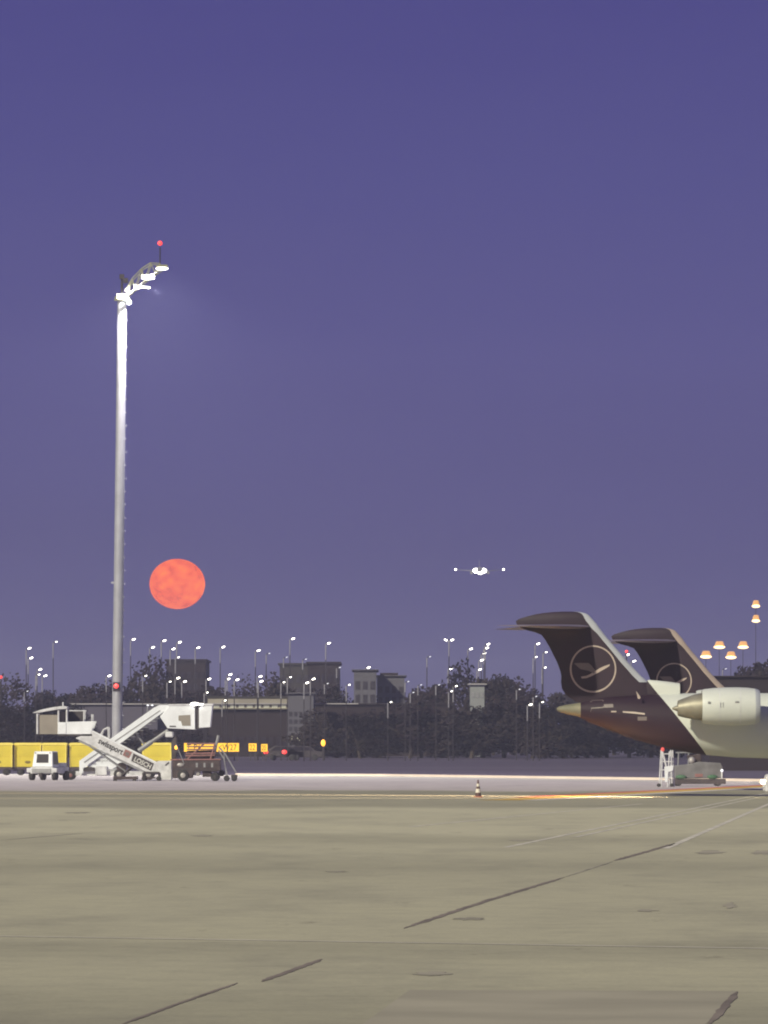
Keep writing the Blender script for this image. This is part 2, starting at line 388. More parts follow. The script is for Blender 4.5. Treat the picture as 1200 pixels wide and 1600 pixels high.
# (column, row of the top, distance, width factor)
tl = [(-35, 1058, 700, 1.2), (12, 1056, 700, 1.2), (52, 1064, 690, 1.1), (92, 1076, 710, 1.2), (132, 1066, 705, 1.0), (164, 1062, 700, .9), (206, 1040, 720, .8), (232, 1026, 735, .8), (252, 1058, 700, 1.0),
      (292, 1074, 690, 1.1), (335, 1070, 700, 1.1), (372, 1058, 705, .9), (402, 1052, 720, .9), (430, 1064, 700, 1.0), (468, 1076, 800, 1.1), (506, 1070, 700, 1.0), (538, 1074, 690, 1.0), (572, 1086, 690, 1.2),
      (612, 1088, 700, 1.1), (648, 1070, 720, .9), (678, 1068, 705, 1.0), (708, 1072, 690, 1.0), (736, 1030, 730, .8), (765, 1050, 700, .9), (792, 1054, 710, 1.0), (818, 1074, 690, 1.0), (845, 1086, 700, 1.2), (868, 1084, 690, 1.1), (890, 1074, 700, 1.1),
      (925, 1070, 700, 1.2), (965, 1072, 700, 1.2), (1010, 1076, 700, 1.2), (1060, 1070, 700, 1.2), (1100, 1062, 700, 1.1), (1138, 1052, 720, .9), (1170, 1034, 715, .8), (1200, 1012, 700, .8), (1235, 1000, 700, .8)]
fr = [(px, (1106 if px < 620 else 1092)+rnd.random()*14, 628+rnd.random()*10, 1.7) for px in range(505, 1100, 32)]+[(px, 1090+rnd.random()*14, 630+rnd.random()*10, 1.6) for px in (-20, 12, 42, 72, 98)]+[(px, 1128+rnd.random()*12, 630+rnd.random()*10, 2.0) for px in (130, 165, 200, 235, 270, 305)]
def plant(px, py, Y, wf, i, label, cat, group):
    z0 = terrain_z(Y); h = CH+(HZ-py)*Y/F-z0
    o = protos[i % 5] if i < 5 else copy_tree(protos[i % 5])
    o.location = ((px-600)/F*Y, Y, z0); o.rotation_euler = (0, 0, rnd.random()*6.28)
    s = h/1.02; o.scale = (s*wf, s*wf, s)
    tag(o, label, cat, group)
tl.sort(); fr.sort()
for i, (px, py, Y, wf) in enumerate(tl):
    plant(px, py, Y, wf, i, 'dark broadleaf tree in the treeline beyond the airfield, %s from the left' % ordw(i), 'tree', 'trees beyond the airfield')
for i, (px, py, Y, wf) in enumerate(fr):
    plant(px, py, Y, wf, i+5, 'low dark bushy tree standing in front of the treeline, %s from the left' % ordw(i), 'bush', 'low bushy trees at the edge of the field')
for o in bpy.data.objects:
    if o.get('category') == 'bush': o.name = 'bushy_tree'

# ------------------------------------------------------------------ buildings far behind
def window_mb(x0, x1, z0, z1): return MB().box(x0, x1, -.06, .02, z0, z1)
def building(label, px0, px1, top, bottom, Y, wallm, depth=20, fascia=None, win=None, name='low_building', cat='building', winm=None, roofh=3.0):
    pc = (px0+px1)/2; z0 = terrain_z(Y); q = Px(Y, pc, z0); t = thing(name, label, cat, q.loc)
    x0, x1, zt = q.x(px0), q.x(px1), q.z(top)
    fh = roofh*q.k
    MB().box(x0, x1, 0, depth, -.5, zt-fh).build('wall', wallm, t)
    rf = MB().box(x0-.25, x1+.25, -.3, depth+.3, zt-fh, zt).build('roof', fascia or M_grey, t)
    if win:
        rows, cols, wz0, wz1 = win
        for r_ in range(rows):
            for c_ in range(cols):
                a = x0+(x1-x0)*(c_+.2)/cols; b = x0+(x1-x0)*(c_+.8)/cols
                hh = (wz1-wz0)/rows; za = wz0+hh*(r_+.25); zb = wz0+hh*(r_+.85)
                window_mb(a, b, za, zb).build('window', winm or M_glass, t)
    return t, q, rf
M_wall1 = mat('grey_blue_wall', (.090, .080, .115), .8, 0, .1, .2)
M_wall2 = mat('lit_facade_paint', (.30, .27, .23), .8, 0, .25, .25)
M_wall3 = mat('light_grey_wall', (.10, .095, .12), .8, 0, .08, .15)
M_wall4 = mat('dark_wall', (.016, .007, .010), .8, 0, .15, .2)
M_wall5 = mat('olive_grey_wall', (.038, .032, .032), .8, 0, .12, .2)
M_wall6 = mat('purple_grey_cladding', (.075, .06, .075), .8, 0, .12, .2)
M_fas = mat('pale_fascia_and_streak', (.34, .32, .34), .6, 0, .15, .3)
M_wlit = mat('faint_glow', (.5, .5, .4), .5, 0, .1, 1, 0, (.62, .58, .45), .28)
M_wdim = mat('dim_window', (.045, .040, .05), .3, 0, .1, 1)
t, q, rf = building('grey blue hall with a roof edge paled by the lens streak behind the left stairs', 108, 246, 1099, 1180, 650, M_wall1, 25, M_fas, (1, 8, 1.0, 2.6), winm=M_wdim, roofh=2)  # roof edge kept pale to carry the lens streak
t, q, rf = building('long low building with a lit upper storey above the airfield signs', 326, 452, 1088, 1180, 652, M_wall4, 18, M_wall5, (1, 11, .8, 2.4), winm=M_glass, roofh=3)
MB().box(q.x(326)-.1, q.x(452)+.1, -.5, -.003, q.z(1108), q.z(1092)).build('upper_facade', M_wall2, t)  # light falling on this wall is put into the pale colour
MB().box(q.x(326)-.2, q.x(560), -.9, -.5, q.z(1100.5), q.z(1098.8)).build('lens_streak_bar', M_fas, t)  # bar added to draw the horizontal lens streak as a pale edge
for k in range(9):
    a = 334+k*13; MB().box(q.x(a), q.x(a+9), -.56, -.49, q.z(1106), q.z(1101.5)).build('window', M_wlit, t)  # added glowing panes that imitate light on the wall
t, q, rf = building('narrow grey office block beside the long low building', 450, 490, 1082, 1180, 645, M_wall3, 14, M_wall3, (5, 5, 1.0, 5.0), name='office_block', winm=M_wdim, roofh=2)
MB().box(q.x(452), q.x(475), -.3, -.01, q.z(1157), q.z(1150)).build('lit_entrance', M_wlit, t)
t, q, rf = building('long dark shed right of the office block', 491, 705, 1099, 1180, 662, M_wall4, 20, M_wall4, None, winm=M_glass, roofh=2)
t, q, rf = building('dark flat block standing above the treeline behind the loading stairs', 260, 321, 1030, 1180, 860, M_wall4, 20, M_wall4, (3, 6, 7.2, 12.0), name='tower_block', winm=M_glass)
t, q, rf = building('olive grey block behind the long low building', 437, 484, 1036, 1180, 850, M_wall5, 20, M_wall5, (3, 4, 6.0, 11.5), name='tower_block', winm=M_wdim)
t, q, rf = building('dark block joined to the olive grey block among the street lamps', 481, 530, 1034, 1180, 840, M_wall4, 20, M_wall4, (3, 5, 6.0, 11.5), name='tower_block', winm=M_glass)
t, q, rf = building('taller pale grey box shaped hall left of its stepped neighbour', 553, 588, 1046, 1180, 672, M_wall3, 18, M_wall3, (2, 3, 5.6, 8.6), name='storage_hall', winm=M_wdim, roofh=1.5)
t, q, rf = building('pale grey box shaped hall with darker rooftop plant', 589, 632, 1055, 1180, 676, M_wall3, 18, M_wall3, (2, 4, 5.6, 8.0), name='storage_hall', winm=M_wdim, roofh=1.5)
MB().box(q.x(594), q.x(622), 2, 9, q.z(1055), q.z(1051)).build('rooftop_plant', M_wall4, rf)
t, q, rf = building('small pale house showing between the dark trees', 735, 757, 1068, 1180, 655, mat('pale_house_wall', (.24, .25, .26), .8, 0, .15, .3), 6, M_fas, (1, 3, 6.2, 7.2), name='small_house', cat='house', winm=M_grey, roofh=2)
t, q, rf = building('dark flat roofed hangar behind the jet engine at right', 1108, 1260, 1056, 1180, 520, M_wall4, 25, M_wall4, (1, 6, 4.6, 5.6), name='hangar', winm=M_glass, roofh=2)

# ------------------------------------------------------------------ street lamps
def lamp(px, py, kind, label, group, name='street_lamp', both=False):
    hi = py < 1049
    Y = (815 if hi else 598)+((px*7) % 5)*2
    z0 = terrain_z(Y); q = Px(Y, px-5, z0); t = thing(name, label, 'street lamp', q.loc, group)
    h = q.z(py+1.5); pr = .075 if not hi else .10
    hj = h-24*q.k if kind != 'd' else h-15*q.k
    MB().tube((0, 0, -.3), (0, 0, hj), pr*.75, pr*.65, 8).build('pole', M_pole, t)
    MB().tube((0, 0, hj), (0, 0, h), pr*.75, pr*.8, 8).build('lamplit_pole_top', M_polelit, t)  # paler top section: the lamp's glow on the pole put into colour
    big = {'b': 1.0, 's': .62, 'd': .62}[kind]
    lm = {'b': M_lens, 's': M_lens, 'd': M_lensd}[kind]
    u = q.k
    for sgn in ((1, -1) if both else (1,)):
        hx = sgn*5*u
        hd = MB().path([(0, 0, h), (sgn*2*u, 0, h+1.2*u), (hx, 0, h+1.8*u)], pr*.6, 6)
        hd.ball((hx, 0, h+2.0*u), 2.9*u*big, 1.2*u, .7*u*big, 10, 6)
        ho = hd.build('lamp_head', M_pole, t, True)
        l = MB(); l.ball((0, 0, 0), 2.7*u*big, 1.0*u, 1.1*u*big, 12, 8)
        lo = l.build('lens', lm, ho, True, (hx, -.5*u, h+1.5*u)); lo.rotation_euler = (0, -.30*sgn, 0)
    return t
L = [(46,1013,'b'),(49,1028,'b'),(63,1046,'b'),(61,1054,'s'),(71,1056,'b'),(88,1003,'s'),(171,1056,'b'),(209,999,'b'),(228,1056,'s'),(239,1011.5,'b'),(257,1001,'b'),(281,1003.5,'b'),
     (271,1014,'b'),(279,1027,'s'),(310,1012,'b'),(349,1011,'b'),(404,1016.5,'b'),(421,1021,'d'),(278.5,1059.5,'b'),(266,1065,'s'),(289,1065,'b'),(327,1061,'b'),(324,1082,'s'),
     (360,1054,'b'),(357,1061,'b'),(371,1062,'b'),(407,1057,'b'),(408.5,1064.5,'b'),(352,1094.5,'s'),(458,998,'b'),(514,1005,'b'),(448,1027,'d'),(478,1030,'d'),(531,1043,'d'),(576,1043,'b'),
     (444,1066,'s'),(454,1058,'s'),(480,1067,'b'),(490,1061,'b'),(512,1068,'d'),(546,1070,'s'),(611,1097,'s'),(638,1065,'d'),(736,1014,'b'),(705,1045,'b'),(763,1006.5,'b'),(761,1012.5,'b'),(757,1021,'b'),
     (753,1031.5,'b'),(750,1046,'b'),(672,1026,'d'),(658,1070,'d'),(686,1070,'d'),(713,1072,'s'),(706,1080,'s'),(646,1082,'d'),(841,1006,'b'),(838,1026.5,'s'),(853.5,1019,'s'),(852,1043,'s'),
     (812,1077,'d'),(829,1101,'b'),(838,1088,'d'),(848,1097,'s'),(1134,1045,'d'),(981,1023,'b'),(991,1033,'b'),(43, 1080, 'd')]
for tier, nm in ((0, 'tall lit street lamp rising above the treeline'), (1, 'lower lit street lamp in front of the dark trees')):
    sub = sorted([l for l in L if (l[1] < 1049) == (tier == 0)])
    for i, (px, py, k) in enumerate(sub):
        lamp(px, py, k, '%s, %s from the left' % (nm, ordw(i)), 'tall street lamps' if tier == 0 else 'lower street lamps')
lamp(701.5+5, 1000, 'b', 'tall street lamp with two lit heads on one pole', 'tall street lamps', name='double_street_lamp', both=True)

# amber floodlights on slim masts at the right
def amber(px, py, w, label, heads=1, dy=0):
    Y = 800; z0 = terrain_z(Y); q = Px(Y, px, z0); t = thing('amber_floodlight', label, 'floodlight', q.loc, 'amber floodlights behind the jets')
    h = q.z(py-3); u = q.k
    MB().tube((0, .25, -.3), (0, .25, h), .06, .03, 8).build('pole', M_pole, t)
    for k in range(heads):
        zz = q.z(py+k*dy)
        MB().prism([(-w/2*u*.9, zz-1*u), (w/2*u*.9, zz-1*u), (w/2*u*.62, zz+7*u), (-w/2*u*.55, zz+7*u)], -.45, .15).build('lamp_shade', M_shade, t, bevel=.12)
        MB().ball((0, -.15, zz-2.2*u), w/2*u, .6, 2.6*u, 14, 8).build('lens', M_lensa, t, True)
amber(1103, 1024, 18, 'leftmost amber floodlight low behind the second jet fin')
amber(1124, 1009, 18, 'amber floodlight second from the left, higher than its neighbour')
amber(1142, 1025, 17, 'small amber floodlight third from the left, low beside the hangar trees')
amber(1161, 1009, 17, 'amber floodlight fourth from the left, just above the right trees')
amber(1181, 945, 13, 'tallest amber floodlight mast with two lamps one above the other', 2, 23)

# ------------------------------------------------------------------ tall floodlight mast
def mast():
    q = Px(468, 182, 0.0); t = thing('floodlight_mast', 'very tall grey floodlight mast, lit at the top, left of the orange moon', 'mast', q.loc)
    p = MB(); n = 20
    xb, xt = q.x(182), q.x(190.5); zt = q.z(470)
    segs = 12
    for i in range(segs):
        a, b = i/segs, (i+1)/segs
        p.tube((xb+(xt-xb)*a, 0, -.3+zt*a+.3*a), (xb+(xt-xb)*b, 0, -.3+(zt+.3)*b), (8.4-1.4*a)*q.k, (8.4-1.4*b)*q.k, n, cap=False)
    p.build('pole', M_mast, t, True)
    MB().tube((xb, 0, 0), (xb, 0, .5), .75, .7, 20).build('base_flange', M_grey, t)
    for i in range(34):                       # climbing pegs on the right side
        z = 1.5+i*(zt-2)/34; f_ = z/zt; x = xb+(xt-xb)*f_+(8.4-1.4*f_)*q.k
        MB().tube((x-.05, 0, z), (x+.10, 0, z), .045, .045, 6).build('climbing_peg', M_mast, t)
    P = q.p
    MB().tube(P(190.5, 470), P(190.5, 463), .62, .55, 18).build('pole_cap', M_frame, t)
    MB().tube(P(190.5, 464, 0), P(190.5, 436, 0), .10, .08, 8).build('top_spigot', M_pole, t)
    fr_ = MB()
    for y in (-.9, .9):
        fr_.path([P(196, 456, y), P(207, 437, y), P(222, 421, y), P(236, 412, y), P(250, 413, y), P(256, 420, y)], .04)
        fr_.path([P(198, 464, y), P(211, 453, y), P(226, 441, y), P(243, 428, y), P(256, 420, y)], .04)
        for a, b in (((198, 464), (207, 437)), ((207, 437), (211, 453)), ((211, 453), (222, 421)), ((222, 421), (226, 441)), ((226, 441), (236, 412)), ((236, 412), (243, 428)), ((243, 428), (250, 413))):
            fr_.tube(P(*a, y), P(*b, y), .035)
    for a in ((207, 437), (222, 421), (236, 412), (250, 413), (211, 453), (226, 441), (243, 428), (198, 464)):
        fr_.tube(P(*a, -.9), P(*a, .9), .04)
    fr_.path([P(211, 453, -.9), P(222, 450, -.9), P(234, 451, -.9)], .08)
    fr_.build('lamp_frame', M_frame, t)
    for (x, y, w, dep) in ((254, 421, 20, -1.1), (232, 436, 22, -1.1), (190.5, 466, 15, -.8), (202, 474, 7, -.6)):
        hd = MB().box(q.x(x-w/2+1), q.x(x+w/2-1), dep-.55, dep+.55, q.z(y-1), q.z(y-5)).build('floodlight_head', M_frame, t)
        MB().ball((q.x(x), dep, q.z(y+.3)), w/2*q.k*.95, .5, (4.2 if w > 8 else 5)*q.k*.55, 16, 8).build('lens', M_flood, hd, True)
    for (x, y) in ((191, 418), (197, 424)):
        MB().box(q.x(x-4), q.x(x+3), -.4, .4, q.z(y+18), q.z(y+11)).build('dark_floodlight_head', M_dark, t)
    MB().tube(P(250, 413), P(250, 386), .05).build('beacon_stem', M_pole, t)
    MB().ball(P(250, 380), 3.7*q.k, 3.7*q.k, 3.7*q.k, 14, 10).build('red_beacon', M_redl, t, True)
    rb = MB(); rb.ball(P(182, 1072, -.55), 3.9*q.k, .18, 3.6*q.k, 14, 10); rb.build('red_warning_lamp', M_redl, t, True)
    rb = MB().box(q.x(177), q.x(188), -.48, -.30, q.z(1080), q.z(1066)).build('lamp_bracket', M_pole, t)
    MB().box(q.x(174), q.x(181), -.2, .2, q.z(912), q.z(909)).build('bracket', M_mast, t)
    for (x, y, pw) in ((254, 424, 30000), (232, 439, 30000), (197, 480, 5000)):
        l = bpy.data.lights.new('floodlight', 'SPOT'); l.energy = pw; l.color = (1, .96, .92); l.shadow_soft_size = .4; l.spot_size = R(150); l.spot_blend = .4
        o = bpy.data.objects.new('floodlight', l); C.objects.link(o); o.parent = t; o.location = (q.x(x), -2.2, q.z(y))
mast()
# a lone red beacon on a far thin mast at the left edge
q = Px(640, 1.5, terrain_z(640)); t = thing('beacon_mast', 'thin dark mast with a red light at the left edge', 'mast', q.loc)
MB().tube((0, 0, -.2), (0, 0, q.z(1060)), .12, .07, 8).build('pole', M_pole, t)
MB().ball((0, 0, q.z(1058)), .16, .16, .16, 10, 8).build('red_lamp', M_redl, t, True)
q = Px(800, 979, terrain_z(800)); t = thing('beacon_mast', 'thin mast with a red light seen between the two jet fins', 'mast', q.loc)
MB().tube((0, 0, -.2), (0, 0, q.z(1019)), .12, .07, 8).build('pole', M_pole, t)
MB().ball((0, 0, q.z(1018)), .2, .2, .2, 10, 8).build('red_lamp', M_redl, t, True)

# ------------------------------------------------------------------ airfield signs and small lamps
def sign(px0, px1, py0, py1, body, label, Y=600):
    pc = (px0+px1)/2; z0 = terrain_z(Y); q = Px(Y, pc, z0); t = thing('airfield_sign', label, 'sign', q.loc, 'lit airfield signs')
    x0, x1, za, zb = q.x(px0), q.x(px1), q.z(py1), q.z(py0)
    MB().box(x0, x1, 0, .3, za, zb).build('case', M_dark, t)
    MB().box(x0+.04, x1-.04, -.02, -.003, za+.04, zb-.04).build('face', M_sign, t)
    for x in (x0+.2, x1-.2): MB().box(x-.05, x+.05, .08, .18, -.3, za).build('leg', M_dark, t)
    for s_, px, ww in body: text(s_, (zb-za)*.92, M_black, t, (q.x(px), -.028, za+(zb-za)*.19), sxs=ww)
sign(287, 374, 1160.5, 1175, [('T P/', 291, .95), ('<W27', 341, .82)], 'long amber lit sign with black T and W27 lettering behind the dark loader')
sign(388, 401.5, 1161, 1174.5, [('22', 389.8, .72)], 'small square amber lit sign reading 22, left of its twin')
sign(407.5, 418.5, 1162, 1175, [('20', 408.8, .56)], 'smallest square amber lit sign, beside the red tail lights', 604)
def service_car(px, label):
    Y = 606; z0 = terrain_z(Y); q = Px(Y, px, z0); t = thing('parked_car', label, 'car', q.loc, 'cars with red tail lights on the field road')
    zl = q.z(1162)
    MB().prism([(-.9, .3), (2.9, .3), (2.95, .85), (2.2, .98), (1.7, 1.42), (.0, 1.46), (-.7, 1.05), (-.95, .95)], 0, 1.7).build('body', M_dark, t, bevel=.06)
    MB().prism([(-.45, .98), (.0, 1.38), (1.6, 1.35), (2.0, .98)], -.012, 1.712).build('window', M_glass, t)
    for x in (-.2, 2.1):
        for y in (.05, 1.65): MB().wheel(x, y, .3, .32, .2).build('wheel', M_rubber, t)
    for y in (.0, 1.7): MB().ball((-.95, y, .85), .26, .16, .22, 10, 6).build('tail_light', M_redl, t, True)
service_car(430, 'dark car with lit red tail light beside the smallest sign')
service_car(459, 'dark car with lit red tail light in front of the grey office block')
q = Px(600, 505, terrain_z(600)); t = thing('amber_marker_lamp', 'small amber marker lamp on a short post on the grass', 'lamp', q.loc)
MB().tube((0, 0, -.2), (0, 0, q.z(1165)), .06, .06, 8).build('post', M_dark, t)
MB().ball((0, 0, q.z(1160.8)), .22, .22, .34, 12, 8).build('lamp', M_amb, t, True)

# ------------------------------------------------------------------ moon
def moon():
    D = 20000.0; q = D/F
    m = bpy.data.materials.new('moon_surface'); m.use_nodes = True; n = m.node_tree; n.nodes.clear()
    tc = n.nodes.new('ShaderNodeTexCoord'); mp = n.nodes.new('ShaderNodeMapping'); mp.inputs['Scale'].default_value = (.022, .022, .028); mp.inputs['Location'].default_value = (1.2, 0, .6)
    z = n.nodes.new('ShaderNodeTexNoise'); z.inputs['Scale'].default_value = 1; z.inputs['Detail'].default_value = 7; z.inputs['Roughness'].default_value = .62
    n.links.new(tc.outputs['Object'], mp.inputs[0]); n.links.new(mp.outputs[0], z.inputs['Vector'])
    r = ramp(n, [(.34, (.74, .085, .038)), (.46, (.86, .120, .045)), (.56, (1.0, .165, .050)), (.70, (1.05, .22, .030))])
    n.links.new(z.outputs[0], r.inputs[0])
    e = n.nodes.new('ShaderNodeEmission'); e.inputs[1].default_value = 1.3; n.links.new(r.outputs[0], e.inputs[0])
    o = n.nodes.new('ShaderNodeOutputMaterial'); n.links.new(e.outputs[0], o.inputs[0])
    b = MB(); b.ball((0, 0, 0), 43.5*q, 43.5*q, 39.2*q, 72, 48)
    ob = b.build('moon', m, None, True, ((277-600)*q, D, CH+(HZ-912.5)*q)); tag(ob, 'large orange full moon low in the purple sky', 'moon')
moon()

# ------------------------------------------------------------------ landing aeroplane far away, seen head on
def landing():
    Y = 4180; k = Y/F; t = thing('landing_airliner', 'distant airliner with glaring landing lights above the apron', 'aeroplane', ((750-600)*k, Y, CH+(HZ-890)*k))
    m = M_grey
    MB().prism([(0, 0), (.1, .1), (.1, -.1)], 0, .1)
    b = MB()
    st = [(0, 0.1), (1.2, 1.1), (3, 1.75), (6, 2.0), (26, 2.0), (34, .9), (37, .2)]
    n = 20; vs = []
    for y, r_ in st:
        for i in range(n): a_ = 2*math.pi*i/n; vs.append((r_*math.cos(a_), y, r_*math.sin(a_)))
    fs = [(k_*n+i, k_*n+(i+1) % n, (k_+1)*n+(i+1) % n, (k_+1)*n+i) for k_ in range(len(st)-1) for i in range(n)]
    b.add(vs, fs).build('fuselage', m, t, True)
    for s in (-1, 1):
        MB().add([(s*1.5, 12, -1.0), (s*1.5, 19, -1.0), (s*17, 22, .5), (s*17, 20.4, .5), (s*1.5, 12, -.4), (s*1.5, 19, -.4), (s*17, 22, .65), (s*17, 20.4, .65)],
                 [(0, 3, 2, 1), (4, 5, 6, 7), (0, 1, 5, 4), (1, 2, 6, 5), (2, 3, 7, 6), (3, 0, 4, 7)]).build('wing', m, t)
        e = MB(); e.tube((s*5.8, 11, -1.9), (s*5.8, 15, -1.9), 1.1, .9, 16); e.build('engine', m, t, True)
        MB().add([(s*.3, 32, .8), (s*.3, 35, .8), (s*6, 36, 1.4), (s*6, 35, 1.4), (s*.3, 32, 1.0), (s*.3, 35, 1.0), (s*6, 36, 1.5), (s*6, 35, 1.5)],
                 [(0, 3, 2, 1), (4, 5, 6, 7), (0, 1, 5, 4), (1, 2, 6, 5), (2, 3, 7, 6), (3, 0, 4, 7)]).build('tailplane', m, t)
        MB().ball((s*16.8, 20, .7), .7, .5, .7, 10, 6).build('wingtip_light', M_lens, t, True)
        MB().ball((s*2.6, 11.5, -.4), 2.2, .5, 1.7, 12, 8).build('landing_light', M_flood, t, True)
        MB().tube((s*3, 18, -1), (s*3, 18, -3.6), .25, .2, 8).build('landing_gear', m, t)
    MB().prism([(-.15, 1.8), (.15, 1.8), (.1, 7.6), (-.1, 7.6)], 31, 36).build('fin', m, t)
    MB().ball((.2, 3, -1.9), 1.9, .5, 1.5, 12, 8).build('nose_light', M_flood, t, True)
    MB().tube((0, 4, -1.8), (0, 4, -3.6), .2, .2, 8).build('nose_gear', m, t)
landing()

# ------------------------------------------------------------------ regional jets
def jet(label, Y, px_org, emb_scale, emb_c, engine_ok=True, leadm=None):
    q = Px(257, 1300, 0.0)          # the shape is drawn once at its own scale
    loc = ((px_org-600)/F*Y, Y, 0)
    t = thing('regional_jet', label, 'aeroplane', loc, 'regional jets parked with dark fins')
    X, Z = q.x, q.z
    # livery: navy tail, slanting edge, pale fuselage
    m = bpy.data.materials.get('jet_livery')
    if not m:
        m = bpy.data.materials.new('jet_livery'); m.use_nodes = True; n = m.node_tree; bs = n.nodes['Principled BSDF']; bs.inputs['Roughness'].default_value = .62; bs.inputs['Specular IOR Level'].default_value = .25
        tc = n.nodes.new('ShaderNodeTexCoord'); sp = n.nodes.new('ShaderNodeSeparateXYZ'); n.links.new(tc.outputs['Object'], sp.inputs[0])
        x1, z1, x2, z2 = X(1010), Z(1062), X(1102), Z(1178); a = (x2-x1)/(z2-z1)
        k1 = n.nodes.new('ShaderNodeMath'); k1.operation = 'MULTIPLY_ADD'; k1.inputs[1].default_value = -a; n.links.new(sp.outputs['Z'], k1.inputs[0]); n.links.new(sp.outputs['X'], k1.inputs[2])
        k2 = n.nodes.new('ShaderNodeMath'); k2.operation = 'GREATER_THAN'; k2.inputs[1].default_value = x1-a*z1; n.links.new(k1.outputs[0], k2.inputs[0])
        nz = n.nodes.new('ShaderNodeTexNoise'); nz.inputs['Scale'].default_value = .7; nz.inputs['Detail'].default_value = 5; n.links.new(tc.outputs['Object'], nz.inputs['Vector'])
        ra = ramp(n, [(.3, (.022, .010, .021)), (.7, (.027, .013, .025))]); rb = ramp(n, [(.3, (.56, .58, .55)), (.7, (.60, .62, .59))])
        n.links.new(nz.outputs[0], ra.inputs[0]); n.links.new(nz.outputs[0], rb.inputs[0])
        mx = n.nodes.new('ShaderNodeMix'); mx.data_type = 'RGBA'; n.links.new(k2.outputs[0], mx.inputs[0]); n.links.new(ra.outputs[0], mx.inputs[6]); n.links.new(rb.outputs[0], mx.inputs[7])
        n.links.new(mx.outputs[2], bs.inputs['Base Color'])
    st = [(907, 1097.5, 1121.5), (922, 1093.5, 1129), (940, 1090, 1136), (962, 1087.5, 1145), (985, 1086, 1153), (1010, 1084.8, 1161), (1040, 1083.8, 1169), (1070, 1083.2, 1175), (1100, 1083, 1179.5), (1150, 1083, 1183.5), (1200, 1083, 1185), (1300, 1083, 1185),
          (1500, 1083, 1185), (1900, 1083, 1185), (1990, 1085, 1185), (2060, 1096, 1183), (2110, 1112, 1179), (2145, 1128, 1173), (2165, 1142, 1165)]
    S_ = []
    for px, a, b in st:
        zc = (Z(a)+Z(b))/2; rz = (Z(a)-Z(b))/2; S_.append((X(px), zc, rz, rz*(.97 if px > 1100 else .97-.12*(1100-px)/190)))
    fus = MB().lathe(S_, 0, 48).build('fuselage', m, t, True)
    MB().lathe([(X(870), Z(1108), .04, .04), (X(873), Z(1108), .11, .11), (X(885), Z(1108.3), .20, .2), (X(907), Z(1109.3), .315, .30)], 0, 24).build('tail_cone', M_cone, t, True)
    tl_ = MB().ball((X(874), -.02, Z(1108)), .10, .06, .055, 10, 6).build('tail_light', MATS.get('tail_lamp') or mat('tail_lamp', (.9, .9, .6), .4, 0, .02, 3, 0, (1, .95, .55), 2.2), t, True)
    # fin: airfoil sections (row, leading column, trailing column)
    lv = [(1098, 1037, 903), (1086, 1029, 884), (1076, 1021, 878), (1066, 1013, 876.5), (1056, 1001.5, 877), (1046, 992, 875), (1034, 980.5, 870), (1022, 970.5, 864), (1012, 962, 859), (1000, 951.5, 852), (992, 945, 846), (988, 942, 836), (985, 939.5, 824),
          (981, 936.5, 814), (975, 932.5, 807), (970.5, 928.5, 806), (967, 925.5, 811), (963, 922, 824), (960, 918.5, 836), (958, 914, 848), (956.4, 907, 862), (955.6, 898, 877)]
    fr_ = [0, .008, .03, .07, .105, .3, .55, .8, .93, 1.0]
    def foil(f): return 5*(.2969*math.sqrt(f)-.126*f-.3516*f*f+.2843*f**3-.1036*f**4)
    def thick(py):
        return .145 if py > 990 else .145
    secs = []
    for i, (py, le, te) in enumerate(lv):
        c = (le-te)/q.s if hasattr(q, 's') else (le-te)*q.k
        th = min(.115*c, .36) if py > 963 else .36*max(.05, math.sqrt(max(0, (py-955.5)/8)))
        th = max(th, .02)
        near = [(X(le)-f*c, -th*foil(f)*1.0, Z(py)) for f in fr_]; farr = [(X(le)-f*c, th*foil(f)*1.0, Z(py)) for f in fr_[::-1]][1:-1]
        secs.append(near+farr)
    n = len(secs[0]); N = len(fr_)
    V = [v for s in secs for v in s]; lead = []; rest = []
    for k in range(len(secs)-1):
        for i in range(n):
            j = (i+1) % n; f = (k*n+i, k*n+j, (k+1)*n+j, (k+1)*n+i)
            lim = 4 if lv[k][0] > 955 else 4
            (lead if (i < lim or i >= n-lim) and lv[k][0] < 1070 else rest).append(f)
    rest.append(tuple(range((len(secs)-1)*n, len(secs)*n)))
    fin = MB().add(V, rest).build('fin', M_navy, t, True)
    MB().add(V, lead).build('fin_leading_edge', leadm or M_lip, t, True)
    def half_t(x, z):
        for k in range(len(lv)-1):
            z0, z1 = Z(lv[k][0]), Z(lv[k+1][0])
            if z0 <= z <= z1 or k == 0 and z < z0:
                g = max(0, (z-z0)/(z1-z0)); le = X(lv[k][1])*(1-g)+X(lv[k+1][1])*g; te = X(lv[k][2])*(1-g)+X(lv[k+1][2])*g
                c = le-te; f = min(1, max(0, (le-x)/c)); th = min(.115*c, .36)
                # linear between the section stations so that marks lie on the facets
                for a, b in zip(fr_, fr_[1:]):
                    if a <= f <= b: w = (f-a)/(b-a); return th*((1-w)*foil(a)+w*foil(b))
        return .1
    # crane in a ring
    cx, cy = emb_c; es = emb_scale
    ring = MB(); nn = 72; vs = []; fs = []
    for i in range(nn):
        a_ = 2*math.pi*i/nn; wd = 1.7+.9*(.5-.5*math.cos(a_-math.pi*.25)) if True else 2  # ring widened at lower left to draw a glint
        for rr in (35.4*es-wd*es*.45-.7, 35.4*es+wd*es*.2+.4):
            x = X(cx+rr*math.cos(a_)); z = Z(cy-rr*1.02*math.sin(a_)); vs.append((x, -half_t(x, z)-.006, z))
    fs = [(2*i, 2*i+1, (2*i+3) % (2*nn), (2*i+2) % (2*nn)) for i in range(nn)]
    ring.add(vs, fs).build('emblem_ring', M_emb, fin)
